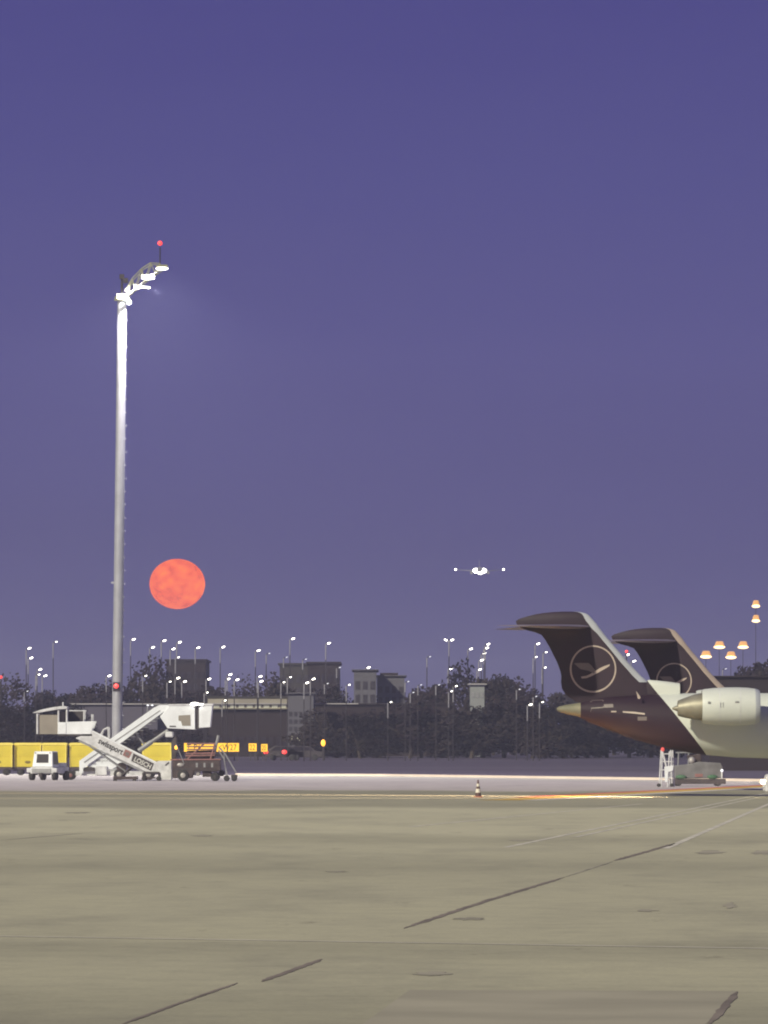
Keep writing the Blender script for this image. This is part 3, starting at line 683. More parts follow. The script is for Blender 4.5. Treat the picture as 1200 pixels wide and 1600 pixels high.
    def tr(p): return (cx+((760+p[0]/5.4545)-926.5)*es, cy+((930+p[1]/5.4545)-1045.3)*es)
    for poly, mm in (([(745, 580), (800, 577), (870, 578), (895, 600), (912, 622), (932, 645), (915, 668), (870, 645), (830, 637), (800, 630), (770, 604)], M_embd),
                     ([(805, 694), (850, 688), (885, 672), (925, 648), (965, 622), (1005, 603), (1052, 588), (1045, 606), (1010, 627), (960, 655), (905, 686), (855, 707), (812, 710)], M_emb)):
        P = [tr(p) for p in poly]; nn_ = len(P); mid = (sum(p[0] for p in P)/nn_, sum(p[1] for p in P)/nn_)
        vs = []; 
        for p in P: x, z = X(p[0]), Z(p[1]); vs.append((x, -half_t(x, z)-.012, z))
        MB().add(vs, [tuple(range(nn_))]).build('emblem_bird', mm, fin)
    # tailplane on the fin top
    for s in (-1, 1):
        tp = MB(); secs2 = []
        for (f, le, te, tk, dz) in ((0, 924, 815, .22, 0), (.35, 893, 802, .18, -.01), (.7, 861, 789, .12, -.02), (.95, 835, 776, .09, -.03), (1.0, 824, 770, .05, -.03)):
            y = s*(.05+4.0*f); c = (le-te)*q.k; z0 = Z(979.3)+dz
            secs2.append([(X(le)-g*c, y, z0+tk*foil(g)*.9) for g in (0, .03, .15, .4, .7, 1)]+[(X(le)-g*c, y, z0-tk*foil(g)*.9) for g in (.7, .4, .15, .03)])
        nn_ = 10; V2 = [v for s2 in secs2 for v in s2]
        F2 = [((k*nn_+i), (k*nn_+(i+1) % nn_), ((k+1)*nn_+(i+1) % nn_), ((k+1)*nn_+i)) for k in range(4) for i in range(nn_)]
        if s > 0: F2 = [f[::-1] for f in F2]
        F2 += [tuple(range(4*nn_, 5*nn_))]
        tp.add(V2, F2).build('tailplane', mat('tailplane_grey', (.20, .17, .24), .5, 0, .2, 1.2), t, True)
    # dorsal air scoop at the fin root
    sc = MB(); V3 = []
    for (px, tp_, hw) in ((1004, 1069, .06), (1013, 1062.3, .16), (1030, 1063.5, .24), (1048, 1065.5, .29), (1062, 1067.5, .31)):
        zt = Z(tp_); zb = Z(1089)
        for a_ in range(9):
            an = math.pi*a_/8; V3.append((X(px), -hw*math.cos(an), zb+(zt-zb)*(.45+.55*math.sin(an)) if 0 < a_ < 8 else zb))
    F3 = [(k*9+i, k*9+i+1, (k+1)*9+i+1, (k+1)*9+i) for k in range(4) for i in range(8)]+[tuple(range(36, 45))]
    so_ = sc.add(V3, F3).build('dorsal_scoop', m, t, True)
    MB().box(X(1062), X(1062)+.012, -.2, .2, Z(1083), Z(1070)).build('scoop_mouth', M_dark, so_)
    # engines
    for s in (-1, 1):
        ey = s*2.35
        nac = [(1092, 25.5), (1096, 26.8), (1110, 28.4), (1128, 29.4), (1146, 29.6), (1162, 29.0), (1174, 27.6)]
        e = MB().lathe([(X(a), Z(1104.3)+0*b, b*q.k, b*q.k) for a, b in nac], ey, 40, cap=False).build('engine_nacelle', M_acw, t, True)
        MB().lathe([(X(1174), Z(1104.3), 27.6*q.k, 27.6*q.k), (X(1179), Z(1104.3), 26.2*q.k, 26.2*q.k), (X(1181.5), Z(1104.3), 24.3*q.k, 24.3*q.k), (X(1181.5), Z(1104.3), 23*q.k, 23*q.k), (X(1172), Z(1104.3), 21*q.k, 21*q.k), (X(1172), Z(1104.3), .05, .05)], ey, 40, cap=False).build('intake_lip', M_lip, e, True)
        MB().lathe([(X(1092.3), Z(1104.3), 25.3*q.k, 25.3*q.k), (X(1092.3), Z(1105), 21.5*q.k, 21.5*q.k), (X(1080), Z(1105.5), 19.5*q.k, 19.5*q.k), (X(1066), Z(1106.5), 15.5*q.k, 15.5*q.k), (X(1055), Z(1107.2), 12*q.k, 12*q.k), (X(1054.5), Z(1107.2), 10*q.k, 10*q.k), (X(1060), Z(1107), 8*q.k, 8*q.k)], ey, 36, cap=False).build('exhaust_nozzle', M_nozzle, e, True)
        MB().lathe([(X(1064), Z(1107), 7.5*q.k, 7.5*q.k), (X(1052), Z(1107.4), 4*q.k, 4*q.k), (X(1046), Z(1107.6), 1*q.k, 1*q.k)], ey, 20).build('exhaust_plug', M_nozzle, e, True)
        for px in (1119, 1123):
            MB().box(X(px), X(px+1.2), ey-29.35*q.k, ey-29.0*q.k, Z(1102.5+4), Z(1102.5-4)).build('latch', M_grey, e)
        MB().prism([(X(1088), Z(1110)), (X(1165), Z(1111)), (X(1172), Z(1104)), (X(1160), Z(1097)), (X(1082), Z(1103))], min(ey, s*.9), max(ey, s*.9)).build('pylon', M_acw, t, bevel=.03)
        for px_, rr_ in ((1118, 29.15), (1150, 29.75)):
            MB().lathe([(X(px_), Z(1104.3), rr_*q.k, rr_*q.k), (X(px_+.9), Z(1104.3), rr_*q.k, rr_*q.k)], ey, 40, cap=False).build('cowl_seam', M_whited, e)
        MB().box(X(1100), X(1104), ey-28.6*q.k, ey-28.0*q.k, Z(1100), Z(1097)).build('stencil', M_grey, e)
        MB().box(X(1142), X(1148), ey-29.75*q.k, ey-29.4*q.k, Z(1099), Z(1096.5)).build('stencil', M_grey, e)
        # nacelle-to-fuselage shade edge comes from the sun lamp
    # marks on the tail
    def mark(name, poly, mm, o_=.02):
        vs = []
        for p in poly:
            x, z = X(p[0]), Z(p[1])
            yy = half_t(x, z)
            for (a, b) in zip(S_, S_[1:]):
                if a[0] <= x <= b[0]:
                    w = (x-a[0])/(b[0]-a[0]); zc = a[1]*(1-w)+b[1]*w; rz = a[2]*(1-w)+b[2]*w; ry = a[3]*(1-w)+b[3]*w
                    if abs(z-zc) < rz: yy = max(yy if z > zc+rz*.7 else 0, ry*math.sqrt(1-((z-zc)/rz)**2))
            vs.append((x, -yy-o_, z))
        MB().add(vs, [tuple(range(len(vs)))]).build(name, mm, fus)
    for poly in ([(922, 1096), (924, 1096), (924, 1108), (922, 1113)], [(941, 1094), (942.6, 1094), (942.6, 1106), (941, 1106)], [(923, 1106), (942, 1104.8), (942, 1106.2), (923, 1107.4)], [(924, 1094), (942, 1093.4), (942, 1094.2), (924, 1094.8)]):
        mark('panel_outline', poly, M_embd)
    mark('stencil', [(943, 1100.5), (957, 1100), (957.5, 1105.5), (943, 1106)], M_embd)
    mark('handrail_strip', [(972, 1111.3), (990, 1112.3), (1006, 1114.5), (1006, 1117), (990, 1115.2), (972, 1113.5)], M_emb)
    mark('handrail_strip', [(954, 1111), (962, 1111), (962, 1113), (954, 1113)], M_emb)
    mark('stencil', [(995, 1120), (1009, 1120), (1009, 1126), (995, 1126)], M_embd)
    MB().prism([(X(992.5), Z(1080)), (X(999.5), Z(1090)), (X(998), Z(1092.5)), (X(995), Z(1092))], -1.0, -.97).build('antenna_blade', M_emb, fus)
    for poly in ([(886, 1078), (887.6, 1078), (856.5, 992), (855, 992)], [(870, 1030), (876, 1030), (876, 1031.2), (870.4, 1031.2)]):
        vs = [(X(a), -half_t(X(a), Z(b))-.015, Z(b)) for a, b in poly]
        MB().add(vs, [tuple(range(len(vs)))]).build('rudder_gap', M_black, fin)
    # wings, windows and gear (right of the picture)
    for s in (-1, 1):
        MB().add([(3.6, s*1.1, 1.55), (9.5, s*1.1, 1.5), (4.6, s*11.5, 2.1), (3.4, s*11.5, 2.1), (3.6, s*1.1, 1.85), (9.5, s*1.1, 1.9), (4.6, s*11.5, 2.16), (3.4, s*11.5, 2.16)],
                 [(0, 3, 2, 1), (4, 5, 6, 7), (0, 1, 5, 4), (1, 2, 6, 5), (2, 3, 7, 6), (3, 0, 4, 7)][::1]).build('wing', M_acw, t)
        MB().prism([(3.4, 2.1), (4.6, 2.1), (3.6, 3.2), (3.0, 3.2)], s*11.5-.03, s*11.5+.03).build('winglet', M_navy, t)
        MB().tube((5.0, s*1.9, 1.7), (5.0, s*1.9, .4), .09, .09, 10).build('gear_leg', M_grey, t)
        for dy in (-.2, .2): MB().wheel(5.0, s*1.9+dy, .40, .40, .25).build('wheel', M_rubber, t, True)
        for k in range(20):
            x = 3.0+k*.82
            if s < 0: MB().box(x, x+.24, -1.375, -1.36, 3.05, 3.4).build('window', M_glass, t)
    MB().tube((20.5, 0, 1.9), (20.5, 0, .3), .08, .08, 10).build('gear_leg', M_grey, t)
    for dy in (-.17, .17): MB().wheel(20.5, dy, .27, .27, .16).build('wheel', M_rubber, t, True)
    return t
jet('nearer regional jet with crane emblem in a ring on its dark fin and pale engine', 257, 1300, 1.0, (926.5, 1045.3))
M_lip2 = mat('warm_bare_metal', (.62, .50, .40), .38, .4, .08, 1)
jet('farther regional jet whose dark fin shows behind the nearer one', 292, 1390, .87, (917, 1050), leadm=M_lip2)

# ------------------------------------------------------------------ cone
def cone():
    q = Px(252, 747); t = thing('traffic_cone', 'small red and white traffic cone alone on the apron', 'traffic cone', (q.loc[0], 252, 0))
    MB().box(-.19, .19, -.19, .19, 0, .05).build('base', mat('cone_base', (.42, .16, .10), .7), t, bevel=.01)
    zs = [0.05, .24, .38, .52, .64, .74]; r_ = lambda z: .14-.115*z/.74
    ms = [mat('cone_red', (.55, .20, .13), .6), mat('cone_white', (.75, .70, .62), .6)]
    b = MB().tube((0, 0, .05), (0, 0, .74), r_(.05), r_(.74), 20); b.build('cone_body', mat('cone_dark', (.11, .055, .05), .7), t, True)
    for z0, z1, m in ((.20, .36, ms[1]), (.46, .58, ms[1])):
        MB().tube((0, 0, z0), (0, 0, z1), r_(z0)+.004, r_(z1)+.004, 20).build('reflective_band', m, t, True)
cone()

# ------------------------------------------------------------------ covered loading stairs (rear, rising to the right)
def stairs_a():
    q = Px(388, 215); t = thing('covered_stairs_truck', 'white covered passenger stairs rising to the right with a boxy cabin on top', 'passenger stairs', (q.loc[0], 388, 0))
    P = lambda *a: [q(*p) for p in a]
    for y in (0, 2.0):
        f_ = MB().prism(P((124, 1189), (152, 1168.5), (173, 1154), (240, 1106), (249, 1101.5), (268, 1101.5), (240, 1122), (188, 1160), (150, 1186), (130, 1200.5), (130, 1208), (124, 1208)), y-.06, y+.06).build('side_panel', M_white, t)
        g = MB().prism(P((131, 1190.5), (250, 1109.5), (251, 1110.6), (132, 1192)), y-.085, y-.062); g.build('trim_line', M_grey, f_)
    st = MB()
    for i in range(20):
        x0, z0 = q(130+i*6.6, 1203-i*4.75); st.box(x0, x0+.28, .06, 1.94, z0-.02, z0+.03)
    st.build('steps', M_grey, t)
    cab = MB().prism(P((250, 1120), (265, 1102), (304.5, 1102), (305, 1140), (262, 1138)), -.15, 2.15).build('cabin', M_white, t, bevel=.03)
    MB().prism(P((279, 1118), (297.5, 1117), (298, 1134), (285, 1134), (283, 1127), (279, 1126)), -.17, -.152).build('window', M_beige, cab)
    MB().box(q.x(265), q.x(275), -.165, -.151, q.z(1136), q.z(1134)).build('marking', M_dark, cab)
    MB().prism(P((304.8, 1105), (311, 1105), (311, 1139), (305.2, 1139)), 0, 2.0).build('bellows', M_dark, t)
    MB().prism(P((311, 1105.5), (316, 1103), (332, 1101), (328.5, 1136), (311, 1137.5)), -.15, 2.15).build('front_shield', M_white, t, bevel=.03)
    MB().prism(P((263, 1100.2), (333, 1099.5), (333, 1102.2), (263, 1102.5)), -.2, 2.2).build('roof', M_whited, t)
    lo = MB().box(q.x(299), q.x(312), -.32, -.1, q.z(1101.5), q.z(1098)).build('roof_lamp', M_whited, t)
    MB().ball((q.x(304), -.36, q.z(1100)), .26, .08, .10, 12, 8).build('lens', M_flood, lo, True)
    MB().ball((q.x(314), -.30, q.z(1100.5)), .16, .06, .05, 10, 6).build('lens', M_lens, lo, True)
    for px in (231, 238): MB().ball((q.x(px), -.08, q.z(1102)), .08, .08, .05, 8, 6).build('marker_lamp', M_lensd, t, True)
    MB().path([q.p(230, 1112, 0), q.p(231, 1102, 0), q.p(262, 1100, 0)], .035).build('handrail', M_grey, t)
    for y in (.45, 1.55):
        MB().tube(q.p(216, 1173, y), q.p(236, 1159, y), .15, .15, 12).build('lift_cylinder', M_grey, t, True)
        MB().tube(q.p(236, 1159, y), q.p(262, 1141, y), .11, .11, 12).build('lift_rod', M_grey, t, True)
        MB().tube(q.p(211, 1144, y), q.p(225, 1164, y), .055, .055, 8).build('strut', M_grey, t)
    MB().box(q.x(258), q.x(270), .2, 1.8, q.z(1152), q.z(1143)).build('bracket', M_whited, t, bevel=.08)
    # chassis
    ch = MB().prism(P((137, 1193), (157, 1177), (180, 1180), (196, 1188), (186, 1196), (176, 1202), (137, 1202)), .1, 1.9).build('body_panel', M_white, t, bevel=.04)
    text('airport', .30, mat('faded_letter', (.32, .32, .34), .6), ch, (q.x(150), .09, q.z(1190)), name='faded_lettering', sxs=1.1)
    MB().box(q.x(118), q.x(238), .25, 1.75, q.z(1212), q.z(1205)).build('chassis', M_whited, t)
    MB().box(q.x(149), q.x(167), -.05, .3, q.z(1211), q.z(1197)).build('tool_box', M_whited, t, bevel=.02)
    MB().box(q.x(130), q.x(148), .0, .3, q.z(1205), q.z(1199)).build('dark_tank', M_dark, t)
    for px in (186, 232):
        for y in (.15, 1.85):
            w = MB().wheel(q.x(px), y, .36, .36, .26).build('wheel', M_rubber, t, True)
            MB().wheel(q.x(px), y-.10, .36, .17, .12).build('rim', M_hub, w, True)
    for y in (.2, 1.7):
        w = MB().wheel(q.x(110), y, .30, .30, .20).build('wheel', M_rubber, t, True); MB().wheel(q.x(110), y-.08, .30, .13, .1).build('rim', M_red, w, True)
    MB().tube((q.x(110), .2, .30), (q.x(110), 1.7, .30), .05).build('axle', M_dark, t)
    MB().box(q.x(112), q.x(140), .85, 1.05, .30, .38).build('tow_bar', M_grey, t)
stairs_a()

# ------------------------------------------------------------------ towable stairs (front, rising to the left)
def stairs_b():
    q = Px(376, 190); t = thing('towable_stairs', 'white towable boarding stairs with lettered side rising to the left', 'passenger stairs', (q.loc[0], 376, 0))
    P = lambda *a: [q(*p) for p in a]
    for y in (0, 1.7):
        s_ = MB().prism(P((144, 1141.5), (244, 1191), (246, 1206), (228, 1205.5), (124, 1156), (118, 1153.5)), y-.05, y+.05).build('side_panel', M_whited, t)
        if y == 0:
            side = s_
            MB().prism(P((124, 1156.5), (228, 1206), (227, 1208.5), (122, 1158.5)), y-.09, y-.052).build('lower_rail', M_grey, s_)
            MB().prism(P((144, 1141), (244, 1190.3), (244, 1192.3), (144, 1143)), y-.08, y-.052).build('upper_rail', M_white, s_)
    st = MB()
    for i in range(16):
        x0, z0 = q(238-i*6.4, 1203-i*3.15); st.box(x0-.26, x0, .05, 1.65, z0-.02, z0+.03)
    st.build('steps', M_grey, t)
    an = math.atan2(50, 100)
    text('swissport', .52, M_black, side, (q.x(152.5), -.06, q.z(1160.5)), (R(90), an, 0), sxs=.84, bold=.012)
    MB().prism(P((196, 1170.5), (206.5, 1175.5), (201.5, 1185), (191.5, 1180)), -.062, -.054).build('logo_panel', M_red, side)
    lg = MB(); lg.tube((q.x(199), -.07, q.z(1178)), (q.x(199), -.0635, q.z(1178)), .13, .13, 16); lg.build('logo_disc', M_embd, side)
    MB().prism(P((208.5, 1177), (240.5, 1193), (236, 1204.5), (205, 1189)), -.062, -.054).build('name_panel', M_dark, side)
    text('LOSCH', .42, mat('letter_white', (.6, .6, .6), .6), side, (q.x(208.3), -.07, q.z(1188.5)), (R(90), an, 0), sxs=.88, bold=.01)
    # platform
    MB().prism(P((91, 1147), (144, 1147), (144, 1150), (91, 1150)), -.05, 1.75).build('platform', M_dark, t)
    for y in (-.05, 1.7): MB().prism(P((104, 1128), (149, 1126.8), (141.5, 1147), (104, 1147)), y-.03, y+.03).build('platform_side', M_white, t)
    MB().box(q.x(91), q.x(103.5), -.12, 1.8, q.z(1147), q.z(1128.5)).build('platform_door', M_white, t, bevel=.02)
    rl = MB()
    for y in (0, 1.7):
        for px, py in ((131, 1111), (143.5, 1116)): rl.tube(q.p(px, 1128, y), q.p(px, py, y), .04)
        rl.tube(q.p(108, 1110.5, y), q.p(133, 1110.5, y), .04)
        rl.path([q.p(155, 1152, y), q.p(162, 1140, y), q.p(169, 1136.5, y), q.p(169.5, 1153, y)], .045)
    rl.build('handrail', M_whited, t)
    # screened cabin at the platform end
    c = MB().box(q.x(59), q.x(91), .05, 1.65, q.z(1147), q.z(1117)).build('screen_cabin', M_beige, t)
    for px in (58.5, 91.5, 104.5):
        for y in (-.02, 1.72): MB().tube(q.p(px, 1147, y), q.p(px, 1108+(104.5-px)*.15, y), .06).build('cabin_post', M_whited, t)
    MB().box(q.x(93), q.x(103), .1, 1.6, q.z(1128), q.z(1111)).build('side_window', M_glass, t)
    MB().box(q.x(106), q.x(130), .9, 1.0, q.z(1128), q.z(1111.5)).build('rear_screen', M_dark, t)
    MB().prism(P((50, 1114), (62, 1109.5), (80, 1105.5), (99, 1102.8), (106, 1104.5), (105, 1107.5), (88, 1108.8), (62, 1113.5)), -.15, 1.85).build('roof', M_whited, t, bevel=.03)
    MB().tube(q.p(98, 1103, .4), q.p(98, 1097, .4), .05).build('roof_stub', M_whited, t)
    # legs, chassis and wheels
    for y in (.15, 1.55):
        MB().tube(q.p(120, 1152, y), q.p(200, 1208, y), .05).build('brace', M_grey, t)
        MB().tube(q.p(140, 1160, y), q.p(205, 1196, y), .05).build('brace', M_grey, t)
        MB().tube(q.p(206, 1198, y), q.p(190, 1212, y), .07).build('brace', M_dark, t)
    MB().tube(q.p(189, 1199, .3), q.p(189, 1199, 1.4), .30, .30, 18).build('hydraulic_tank', M_brown, t, True)
    MB().tube(q.p(204, 1196, .3), q.p(204, 1196, 1.4), .24, .24, 18).build('motor', M_dark, t, True)
    MB().box(q.x(177), q.x(214), -.1, 1.8, .10, .28).build('stabiliser_plate', M_brown, t)
    for px in (180, 210): MB().box(q.x(px)-.12, q.x(px)+.12, -.12, .2, 0, .1).build('foot', M_rubber, t)
    MB().path([q.p(224, 1218, -.1), q.p(224, 1207.5, -.1), q.p(249, 1207.5, -.1), q.p(249, 1218, -.1)], .07).build('end_frame', M_dark, t)
    MB().box(q.x(224), q.x(249), -.1, 1.7, q.z(1216.5), q.z(1214.5)).build('chassis_rail', M_brown, t)
    for px in (225, 248):
        for y in (-.12, 1.7): MB().wheel(q.x(px), y, .15, .15, .12).build('castor', M_rubber, t, True)
    MB().prism(P((243, 1192), (247, 1189), (268, 1188.5), (268, 1218.5), (250, 1218.5), (247, 1205)), -.08, 1.5).build('end_box', M_whited, t, bevel=.03)
    MB().path([q.p(258, 1196, -.10), q.p(262, 1193, -.10), q.p(264, 1191, -.10)], .035).build('handle', M_dark, t)
stairs_b()

# ------------------------------------------------------------------ dark loader at the right of the stairs
def loader():
    q = Px(374, 308); t = thing('belt_loader', 'dark brown belt loader with a red railed deck right of the stairs', 'ground vehicle', (q.loc[0], 374, 0))
    P = lambda *a: [q(*p) for p in a]
    MB().prism(P((269, 1187), (344, 1187.5), (345, 1203), (338, 1206), (304, 1204), (300, 1216), (269, 1216)), 0, 1.7).build('body', M_brown, t, bevel=.04)
    MB().prism(P((266, 1186), (345, 1185.6), (345, 1187.4), (266, 1188)), -.05, 1.75).build('deck_edge', M_red, t)
    r = MB()
    for y in (0, 1.7):
        for py in (1162, 1166.5, 1171, 1176.5, 1180): r.tube(q.p(292 if py < 1174 else 290, py+ (0 if py < 1174 else 1), y), q.p(336, py, y), .045)
        r.tube(q.p(293, 1186, y), q.p(318, 1162, y), .04); r.tube(q.p(329, 1186, y), q.p(336, 1161, y), .05)
    r.build('deck_rails', M_red, t)
    MB().prism(P((292, 1173), (335, 1172), (334, 1185.5), (290, 1185.5)), .2, 1.5).build('conveyor', M_brown, t)
    MB().prism(P((267, 1160), (274, 1150), (276, 1152), (275, 1186), (268, 1186)), .3, 1.2).build('driver_cover', M_dark, t, bevel=.03)
    be = MB().box(q.x(273), q.x(278), -.1, .1, q.z(1175), q.z(1171)).build('beacon_base', M_dark, t)
    MB().ball(q.p(275.3, 1168, 0), .10, .10, .13, 12, 8).build('amber_beacon', M_amb, be, True)
    MB().tube(q.p(275, 1162, -.05), q.p(288, 1194, -.05), .03).build('stay', M_grey, t)
    for px, rr, hub in ((286, 9.0, .45), (336, 7.0, .35)):
        for y in (.02, 1.6):
            w = MB().wheel(q.x(px), y, rr*q.k, rr*q.k, .28).build('wheel', M_rubber, t, True); MB().wheel(q.x(px), y-.12, rr*q.k, rr*q.k*hub, .1).build('rim', M_hub if px < 300 else M_dark, w, True)
    MB().wheel(q.x(346), .9, q.z(1208), .2, .2).build('spare_wheel', M_rubber, t, True)
    MB().box(q.x(303), q.x(312), .2, 1.4, q.z(1212), q.z(1204)).build('battery_box', M_hub, t, bevel=.03)
    MB().box(q.x(316), q.x(330), .2, 1.4, q.z(1214), q.z(1205)).build('axle_housing', M_brown, t, bevel=.03)
    MB().ball(q.p(282, 1195, -.02), .22, .06, .12, 10, 8).build('headlamp', M_hub, t, True)
    pa = MB(); pa.box(q.x(270), q.x(300), -.02, -.002, q.z(1203), q.z(1200)); pa.build('step_plate', M_dark, t)
    for k in range(5): MB().box(q.x(306+k*6), q.x(309+k*6), -.03, -.002, q.z(1199), q.z(1192)).build('side_panel', M_dark if k % 2 else M_grey, t)
    MB().path([q.p(341, 1149, .3), q.p(339, 1158, .3), q.p(337, 1166, .3), q.p(335, 1178, .3)], .09).build('exhaust_hose', M_grey, t)
loader()
def towbar():
    q = Px(371, 357); t = thing('aircraft_towbar', 'grey tow bar stand of slanting tubes beside the belt loader', 'tow bar', (q.loc[0], 371, 0))
    MB().path([q.p(342, 1168, 0), q.p(352, 1178, 0), q.p(369, 1207, 0)], .045).build('left_tube', M_grey, t)
    MB().path([q.p(341, 1172, .5), q.p(350, 1186, .5), q.p(354, 1210, .5)], .045).build('right_tube', M_grey, t)
    MB().tube(q.p(350, 1178, 0), q.p(352, 1200, .5), .04).build('cross_tube', M_grey, t)
    for px, y in ((366, 0), (354, .5)):
        MB().wheel(q.x(px), y, .19, .19, .14).build('wheel', M_rubber, t, True)
    MB().box(q.x(361), q.x(371), -.05, .3, .25, .42).build('coupling', M_dark, t)
    MB().tube((q.x(354), .5, .05), (q.x(354), .5, .6), .05).build('leg', M_grey, t)
towbar()

# ------------------------------------------------------------------ white tractor
def tractor():
    q = Px(384, 66); t = thing('baggage_tractor', 'small white baggage tractor with a dark rear window in front of yellow carts', 'tractor', (q.loc[0], 384, 0), rz=R(-20))
    k = q.k; w = 1.42
    cab = MB(); cab.add([(-.72, 0, .85), (.72, 0, .85), (.72, 1.1, .85), (-.72, 1.1, .85), (-.62, .14, 1.86), (.64, .14, 1.86), (.64, 1.05, 1.86), (-.62, 1.05, 1.86)],
                        [(0, 3, 2, 1), (4, 5, 6, 7), (0, 1, 5, 4), (1, 2, 6, 5), (2, 3, 7, 6), (3, 0, 4, 7)])
    c = cab.build('cab', M_white, t, bevel=.06)
    MB().add([(-.42, .015, 1.12), (.42, .015, 1.12), (.40, .085, 1.68), (-.40, .085, 1.68)], [(0, 1, 2, 3)]).build('rear_window', M_glass, c)
    MB().add([(.723, .15, 1.0), (.723, .98, 1.0), (.655, .98, 1.78), (.655, .2, 1.78)], [(0, 1, 2, 3)]).build('side_opening', M_glass, c)
    for x in (-.5, .5): MB().ball((x, .06, 1.76), .05, .04, .04, 8, 6).build('work_lamp', M_grey, c, True)
    MB().box(-.80, .80, -.10, 2.5, .42, .84).build('body', M_whited, t, bevel=.05)
    MB().box(-.70, .70, 1.2, 2.45, .845, 1.12).build('hood', M_whited, t, bevel=.05)
    MB().box(-.66, .66, -.16, -.103, .48, .74).build('rear_plate', M_grey, t)
    for x in (-.92, .92): MB().box(x-.14, x+.14, -.1, .5, .50, .78).build('fender', M_whited, t, bevel=.04)
    for x in (-.80, .80):
        for y in (.22, 2.0):
            wv = MB(); wv.tube((x-.12, y, .30), (x+.12, y, .30), .30, .30, 18); wv.build('wheel', M_rubber, t, True)
    MB().box(-.10, .10, -.34, -.16, .22, .46).build('hitch', M_dark, t)
tractor()

# ------------------------------------------------------------------ yellow carts
def cart_proto(w):
    t = bpy.data.objects.new('baggage_cart', None); C.objects.link(t)
    MB().box(-w/2, w/2, 0, 1.6, .62, 2.28).build('canvas_body', M_yellow, t, bevel=.04)
    MB().prism([(-w/2-.03, 2.283), (w/2+.03, 2.283), (w/2+.03, 2.40), (w/2-.1, 2.46), (-w/2+.1, 2.46), (-w/2-.03, 2.40)], -.05, 1.65).build('roof', M_yelp, t)
    MB().box(-w/2, w/2, -.03, 1.63, .44, .60).build('chassis', M_brown, t)
    for x in (-w/2+.06, w/2-.06): MB().box(x-.04, x+.04, -.045, -.002, .62, 2.28).build('corner_post', M_yelp, t)
    MB().box(-w/2+.10, w/2-.10, -.02, -.003, 1.42, 1.45).build('seam', mat('dull_yellow', (.5, .36, .02), .7), t)
    h = MB(); h.ball((.0, -.01, 1.0), .22, .03, .11, 14, 8); h.build('hand_hole', mat('olive_hole', (.20, .15, .03), .8), t, True)
    for x in (-w/2+.45, w/2-.45):
        for y in (.1, 1.5): MB().wheel(x, y, .24, .24, .16).build('wheel', M_rubber, t, True)
    MB().tube((w/2, .8, .38), (w/2+.3, .8, .38), .04).build('drawbar', M_dark, t)
    return t
labs = ['leftmost yellow canvas baggage cart cut by the picture edge', 'yellow canvas baggage cart left of the white tractor', 'yellow canvas baggage cart directly behind the white tractor', 'yellow canvas baggage cart between the tractor and the stairs', 'yellow canvas baggage cart seen under the top of the covered stairs']
k0 = 452/F
cp = cart_proto(1.98)
for i, (a, b) in enumerate([(-26, 19.5), (21.5, 64), (66, 104), (108, 152), (222, 268)]):
    o = cp if i == 0 else copy_tree(cp)
    o.location = (((a+b)/2-600)*k0, 452+(i % 2)*.4, 0); o.scale = ((b-a)*k0/1.98, 1, 1)
    tag(o, labs[i], 'baggage cart', 'yellow baggage carts')
# extra drape of dark straps
# ------------------------------------------------------------------ equipment under the near jet
def stand():
    q = Px(318, 1041); t = thing('maintenance_stand', 'thin white tubular stand with a red tip under the jet tail', 'stand', (q.loc[0], 318, 0))
    zt = q.z(1172)
    b = MB()
    for px0, px1 in ((1030, 1033), (1043, 1046), (1050, 1049)):
        b.tube((q.x(px0), 0, 0), (q.x(px1), 0, zt if px1 < 1040 else q.z(1174)), .035)
        b.tube((q.x(px0)+.15, .7, 0), (q.x(px1)+.1, .7, zt), .035)
    for py in (1178, 1190, 1203, 1215): b.tube((q.x(1032), 0, q.z(py)), (q.x(1050), 0, q.z(py)), .028)
    b.tube(q.p(1035, 1174, 0), q.p(1043, 1205, 0), .05)
    b.build('frame', M_whited, t)
    MB().prism([q(1038, 1198), q(1052, 1196), q(1051, 1204), q(1044, 1206), (q(1043, 1222)), q(1039, 1222)], -.06, .06).build('gusset', M_white, t)
    MB().ball(q.p(1035.5, 1171, 0), .10, .10, .12, 12, 8).build('red_tip', mat('red_cap', (.7, .08, .07), .5, 0, .1, 3, 0, (1, .15, .12), .35), t, True)
    for px in (1030, 1050):
        for y in (0, .7): MB().wheel(q.x(px), y, .1, .1, .08).build('castor', M_rubber, t, True)
stand()
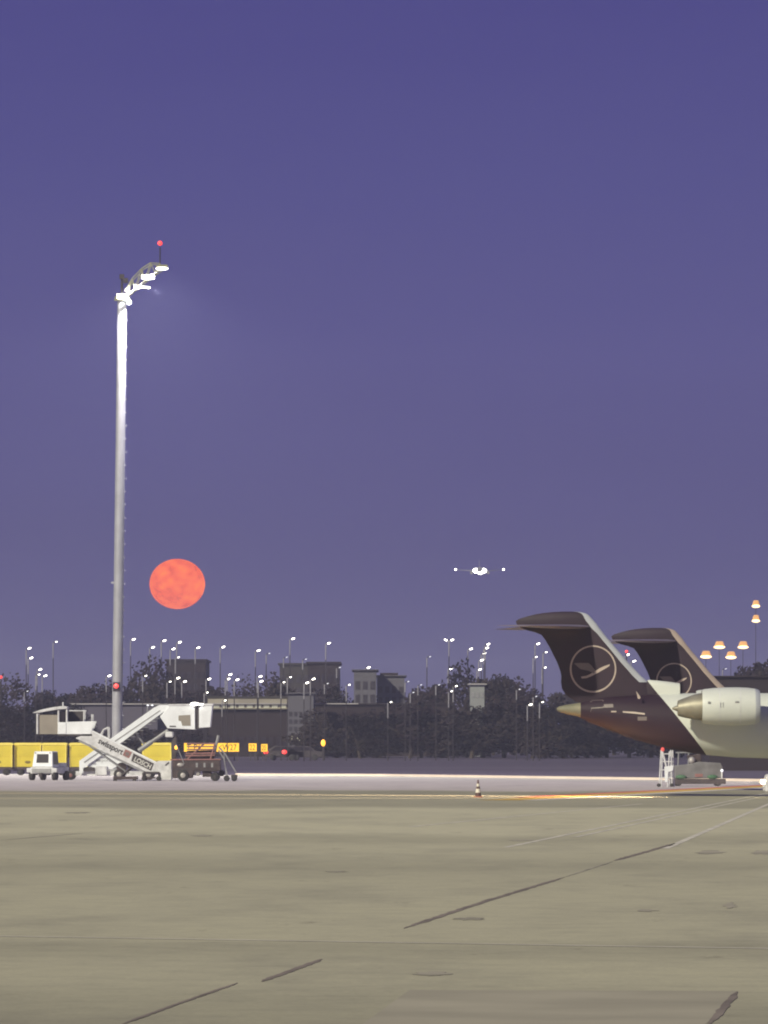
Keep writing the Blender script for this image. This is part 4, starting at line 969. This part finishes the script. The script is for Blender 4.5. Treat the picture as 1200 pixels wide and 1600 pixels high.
def gpu():
    q = Px(326, 1092); t = thing('ground_power_cart', 'grey ground power cart with green hoses under the jet belly', 'ground equipment', (q.loc[0], 326, 0))
    g2 = mat('cart_grey', (.17, .165, .175), .6, 0, .3, 1.5)
    MB().prism([q(1054, 1196), (q(1075, 1194)), q(1092, 1190), q(1126, 1192), q(1130, 1200), q(1131, 1216), q(1054, 1217)], 0, 1.5).build('housing', g2, t, bevel=.05)
    MB().box(q.x(1048), q.x(1134), -.1, 1.6, q.z(1225), q.z(1217.2)).build('chassis', M_dark, t)
    fr_ = MB()
    for px in (1060, 1076, 1090): fr_.tube(q.p(px, 1196, .4), q.p(px+1, 1175, .4), .04)
    fr_.tube(q.p(1056, 1176, .4), q.p(1092, 1176, .4), .04); fr_.build('rack', M_grey, t)
    MB().prism([q(1074, 1180), q(1096, 1178), q(1097, 1192), q(1078, 1194)], .3, 1.2).build('tank', M_brown, t, bevel=.05)
    MB().ball(q.p(1081, 1188, .1), .2, .2, .2, 10, 8).build('filter_bowl', M_hub, t, True)
    for px, m_ in ((1064, mat('green_hose', (.06, .15, .08), .7)), (1113, MATS.get('green_hose'))): MB().ball(q.p(px, 1214, -.1), .30, .12, .12, 12, 6).build('hose_coil', m_ or M_dark, t, True)
    MB().box(q.x(1086), q.x(1098), -.03, -.003, q.z(1214), q.z(1209)).build('red_panel', M_red, t)
    MB().path([q.p(1128, 1217, -.05), q.p(1128, 1206, -.05)], .05).build('hand_valve', M_whited, t)
    MB().ball(q.p(1128, 1204, -.05), .08, .08, .08, 8, 6).build('lamp', M_lensd, t, True)
    for px in (1060, 1122):
        for y in (0, 1.5): MB().wheel(q.x(px), y, .2, .2, .18).build('wheel', M_rubber, t, True)
gpu()
# tug added at the right edge, its headlights stand in for light trails
def tug():
    Y = 249.5; k = Y/F; x0 = (1196-600)*k; t = thing('added_tug', 'added low tug with lit warm headlights at the right edge under the jet', 'ground vehicle', (x0, Y, 0))
    MB().prism([(0, .25), (4.2, .25), (4.3, 1.0), (2.6, 1.05), (2.45, 1.15), (.1, .98), (-.02, .6)], 0, 1.7).build('body', M_whited, t, bevel=.06)
    MB().prism([(1.7, 1.13), (2.4, 1.16), (2.4, 1.6), (1.9, 1.6)], .2, 1.5).build('cab', M_glass, t)
    for x in (.8, 3.4):
        for y in (.05, 1.65): MB().wheel(x, y, .36, .36, .28).build('wheel', M_rubber, t, True)
    for y in (.25, 1.45):
        MB().ball((-.03, y, .66), .09, .13, .09, 12, 8).build('headlight', mat('headlamp_lens', (.9, .8, .6), .4, 0, .02, 3, 0, (1, .78, .45), 18), t, True)
        l = bpy.data.lights.new('trail_beam', 'SPOT'); l.energy = 420000 if y > 1 else 120000; l.color = (1, .72, .42); l.spot_size = R(16); l.spot_blend = .8; l.shadow_soft_size = .08  # beam power and aim set to draw trails on the ground
        o = bpy.data.objects.new('trail_beam', l); C.objects.link(o); o.parent = t; o.location = (-.2, y, .66)
        dd = Vector((-1, .75 if y > 1 else -.05, -.02)); o.rotation_euler = dd.to_track_quat('-Z', 'Y').to_euler()
tug()

# ------------------------------------------------------------------ haze
def haze():
    m = bpy.data.materials.new('haze_air'); m.use_nodes = True; n = m.node_tree; n.nodes.clear()
    o = n.nodes.new('ShaderNodeOutputMaterial'); v = n.nodes.new('ShaderNodeVolumePrincipled')
    v.inputs['Color'].default_value = (.66, .68, 1.0, 1); v.inputs['Density'].default_value = .00020; v.inputs['Anisotropy'].default_value = .0
    n.links.new(v.outputs[0], o.inputs['Volume'])
    b = MB().box(-1560, 1560, -320, 3080, -1.6, 46).build('haze', m); tag(b, kind='stuff')
haze()
